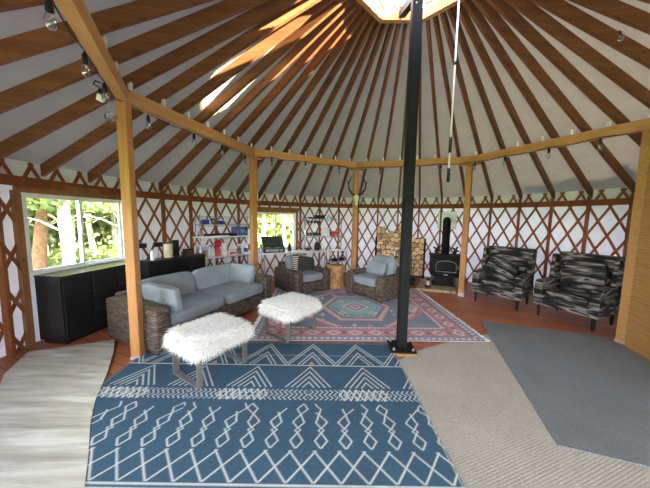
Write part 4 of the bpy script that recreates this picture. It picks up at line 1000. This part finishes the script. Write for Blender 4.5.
def tree_meshes(seed,h,white):
    r=random.Random(seed); tr=MB(); pts=[(0,0,-.1)]; x=y=0
    for i in range(1,9): x+=r.uniform(-.08,.08); y+=r.uniform(-.08,.08); pts.append((x,y,h*i/8))
    tr.tube(pts,[.13-.012*i for i in range(9)],8)
    for i in range(9):
        k=r.randrange(2,8); p=V(pts[k]); a=r.uniform(0,2*PI); tr.tube([p,p+V((math.cos(a)*.5,math.sin(a)*.5,.3)),p+V((math.cos(a)*1.1,math.sin(a)*1.1,.5))],[.035,.025,.01],5)
    lf=MB()
    for i in range(3400):
        zz=r.uniform(.34,1.08)*h; k=min(int(zz/h*8),8); rr=1.6*(1-abs(zz/h-.55)*.9)*math.sqrt(r.random()); a=r.uniform(0,2*PI)
        p=V((pts[k][0]+rr*math.cos(a),pts[k][1]+rr*math.sin(a),zz)); u_=V((r.gauss(0,1),r.gauss(0,1),r.gauss(0,1))).normalized()*.085; w_=u_.orthogonal().normalized()*.07
        lf.add([p-u_,p+w_,p+u_,p-w_],[[0,1,2,3]])
    return tr,lf
T=[tree_meshes(s,h,1) for s,h in ((1,6.5),(2,7.5),(3,6))]
protos=[]
spots=[(-7.4,3.3,0),(-8.6,4.4,1),(-8.0,5.9,2),(-9.8,5.6,0),(-10.6,7.4,1),(-11.2,6.2,2),(-12.4,8.6,0),(-9.6,8.2,1),(-13.6,7.6,2),(-12.2,10.6,0),(-14.6,9.6,1),(-11,4.2,2),(-13.8,11.8,0),
       (-7.0,7.4,1),(-9.0,2.0,0),(-11.8,2.2,1),(-15,6,2),(-16,12,1),
       (-5.0,8.0,0),(-2.4,9.4,1),(-5.6,9.8,2),(-4.4,11.4,0),(-2.6,10.8,1),(-5.4,13,2),(-7.2,11.2,0),(-3.6,13.5,2),(-6.5,15.5,0)]
root=None
protoT={}
for i,(x,y,k) in enumerate(spots):
    if k not in protoT:
        tr,lf=T[k]; t=empty('aspen_tree',(x,y,-.45),0,'white-trunked aspen tree in the sunlit wood outside the windows','tree','aspens outside the windows')
        tr.build('trunk',M['aspen'],t); lf.build('foliage',M['leaf'],t); protoT[k]=t
    else: t=dup(protoT[k]); t.location=(x,y,-.45)
    t.rotation_euler=(0,0,random.uniform(0,6.28)); sc=random.uniform(.85,1.15); t.scale=(sc,sc,sc)
def bush(x,y,s,label):
    lf=MB(); r=random.Random(int(x*10+y))
    for i in range(900):
        p=V((r.gauss(0,.5),r.gauss(0,.5),abs(r.gauss(0,.45))))*s; u_=V((r.gauss(0,1),r.gauss(0,1),r.gauss(0,1))).normalized()*.08; w_=u_.orthogonal().normalized()*.06
        lf.add([p-u_,p+w_,p+u_,p-w_],[[0,1,2,3]])
    st=MB().tube([(0,0,-.05),(.05,0,.5*s)],[.04,.015],6)
    t=empty('bush',(x,y,-.45),0,label,'bush'); lf.build('foliage',M['leaf'],t); st.build('stem',M['brownbark'],t)
bush(-8.9,5.0,1.0,'leafy bush low outside the left sash of the long window'); bush(-8.4,7.2,1.1,'leafy bush low outside the right sash of the long window'); bush(-4.4,9.8,1.1,'leafy bush outside the far window')
t=MB().tube([(0,0,-.1),(.15,.25,.8),(.35,.8,1.9),(.5,1.2,2.6)],[.16,.14,.11,.07],8).build('dead_trunk',M['brownbark'],None,(-7.7,2.75,-.45),(0,0,1.0)); tag(t,'leaning brown dead trunk outside the left sash of the long window','tree trunk')

lf=MB(); r=random.Random(5)  # leaf screen out of view, added to keep low sun off walls and windows
for i in range(5200):
    p=pol(r.uniform(-62,28),r.uniform(8.2,9.6),r.uniform(-.5,4.1)); u_=V((r.gauss(0,1),r.gauss(0,1),r.gauss(0,1))).normalized()*.26; w_=u_.orthogonal().normalized()*.2
    lf.add([p-u_,p+w_,p+u_,p-w_],[[0,1,2,3]])
o=lf.build('sun_block_leaves',M['leaf']); tag(o,'unseen leafy undergrowth outside the yurt on the sunny side','sunshade',None,'stuff')
def woodland(a0,a1,label,nn):
    lf=MB(); r=random.Random(int(a0))
    for i in range(nn):
        p=pol(r.uniform(a0,a1),r.uniform(17,23),-.5+8.0*r.random()**1.25); u_=V((r.gauss(0,1),r.gauss(0,1),r.gauss(0,1))).normalized()*.24; w_=u_.orthogonal().normalized()*.2
        lf.add([p-u_,p+w_,p+u_,p-w_],[[0,1,2,3]])
    tag(lf.build('woodland_foliage',M['leaf']),label,'foliage',None,'stuff')
woodland(126,170,'mass of sunlit leaves deep in the wood behind the aspens of the long window',11000)
woodland(90,126,'mass of sunlit leaves deep in the wood behind the aspens of the far window',7000)
mb=MB(); nn=64  # gravel ring added so light bounced onto the walls stays neutral
for i in range(nn):
    a,b=i*360/nn,(i+1)*360/nn; mb.add([pol(a,4.7,-.44),pol(a,7.2,-.44),pol(b,7.2,-.44),pol(b,4.7,-.44)],[[0,1,2,3]])
struct(mb.build('added_gravel_ring',plain('neutral_bounce_gravel',(168,162,154),.9)))
# ---------------------------------------------------------------- light, sky, camera
w=bpy.data.worlds.new('sky'); SC.world=w; w.use_nodes=True; nt=w.node_tree; nt.nodes.clear()
out=nt.nodes.new('ShaderNodeOutputWorld'); bg=nt.nodes.new('ShaderNodeBackground'); tc=nt.nodes.new('ShaderNodeTexCoord'); sp=nt.nodes.new('ShaderNodeSeparateXYZ'); rp=nt.nodes.new('ShaderNodeValToRGB')
nt.links.new(tc.outputs['Generated'],sp.inputs[0]); nt.links.new(sp.outputs[2],rp.inputs[0]); nt.links.new(rp.outputs[0],bg.inputs[0]); nt.links.new(bg.outputs[0],out.inputs[0])
rp.color_ramp.elements[0].color=(1.0,.98,.96,1); rp.color_ramp.elements[1].color=(.74,.84,1.0,1); rp.color_ramp.elements[1].position=.8; bg.inputs[1].default_value=5.0
sun=bpy.data.lights.new('sun','SUN'); sun.energy=48; sun.color=(1.0,.78,.48); sun.angle=rad(.6); so=bpy.data.objects.new('sun',sun); COL.objects.link(so)
saz=-20; sel=19; sd=V((math.cos(rad(sel))*math.cos(rad(saz)),math.cos(rad(sel))*math.sin(rad(saz)),math.sin(rad(sel)))); so.rotation_euler=sd.to_track_quat('Z','Y').to_euler(); so.location=sd*30
cam=bpy.data.cameras.new('camera'); co=bpy.data.objects.new('camera',cam); COL.objects.link(co); SC.camera=co
cam.sensor_width=36; cam.sensor_fit='HORIZONTAL'; cam.lens=36*257.536/650; cam.clip_start=.03; cam.clip_end=300
co.location=(-.97144,-3.07908,1.6173)
co.rotation_euler=(Matrix.Rotation(PI/2-.098652,3,'X')@Matrix.Rotation(.014996,3,'Z')).to_euler()
vs=SC.view_settings; vs.view_transform='Standard'; vs.look='None'; vs.gamma=1; vs.use_curve_mapping=False; vs.exposure=1.9
SC.cycles.use_denoising=True; SC.cycles.max_bounces=12; SC.cycles.diffuse_bounces=6; SC.cycles.transparent_max_bounces=12; SC.cycles.sample_clamp_indirect=8
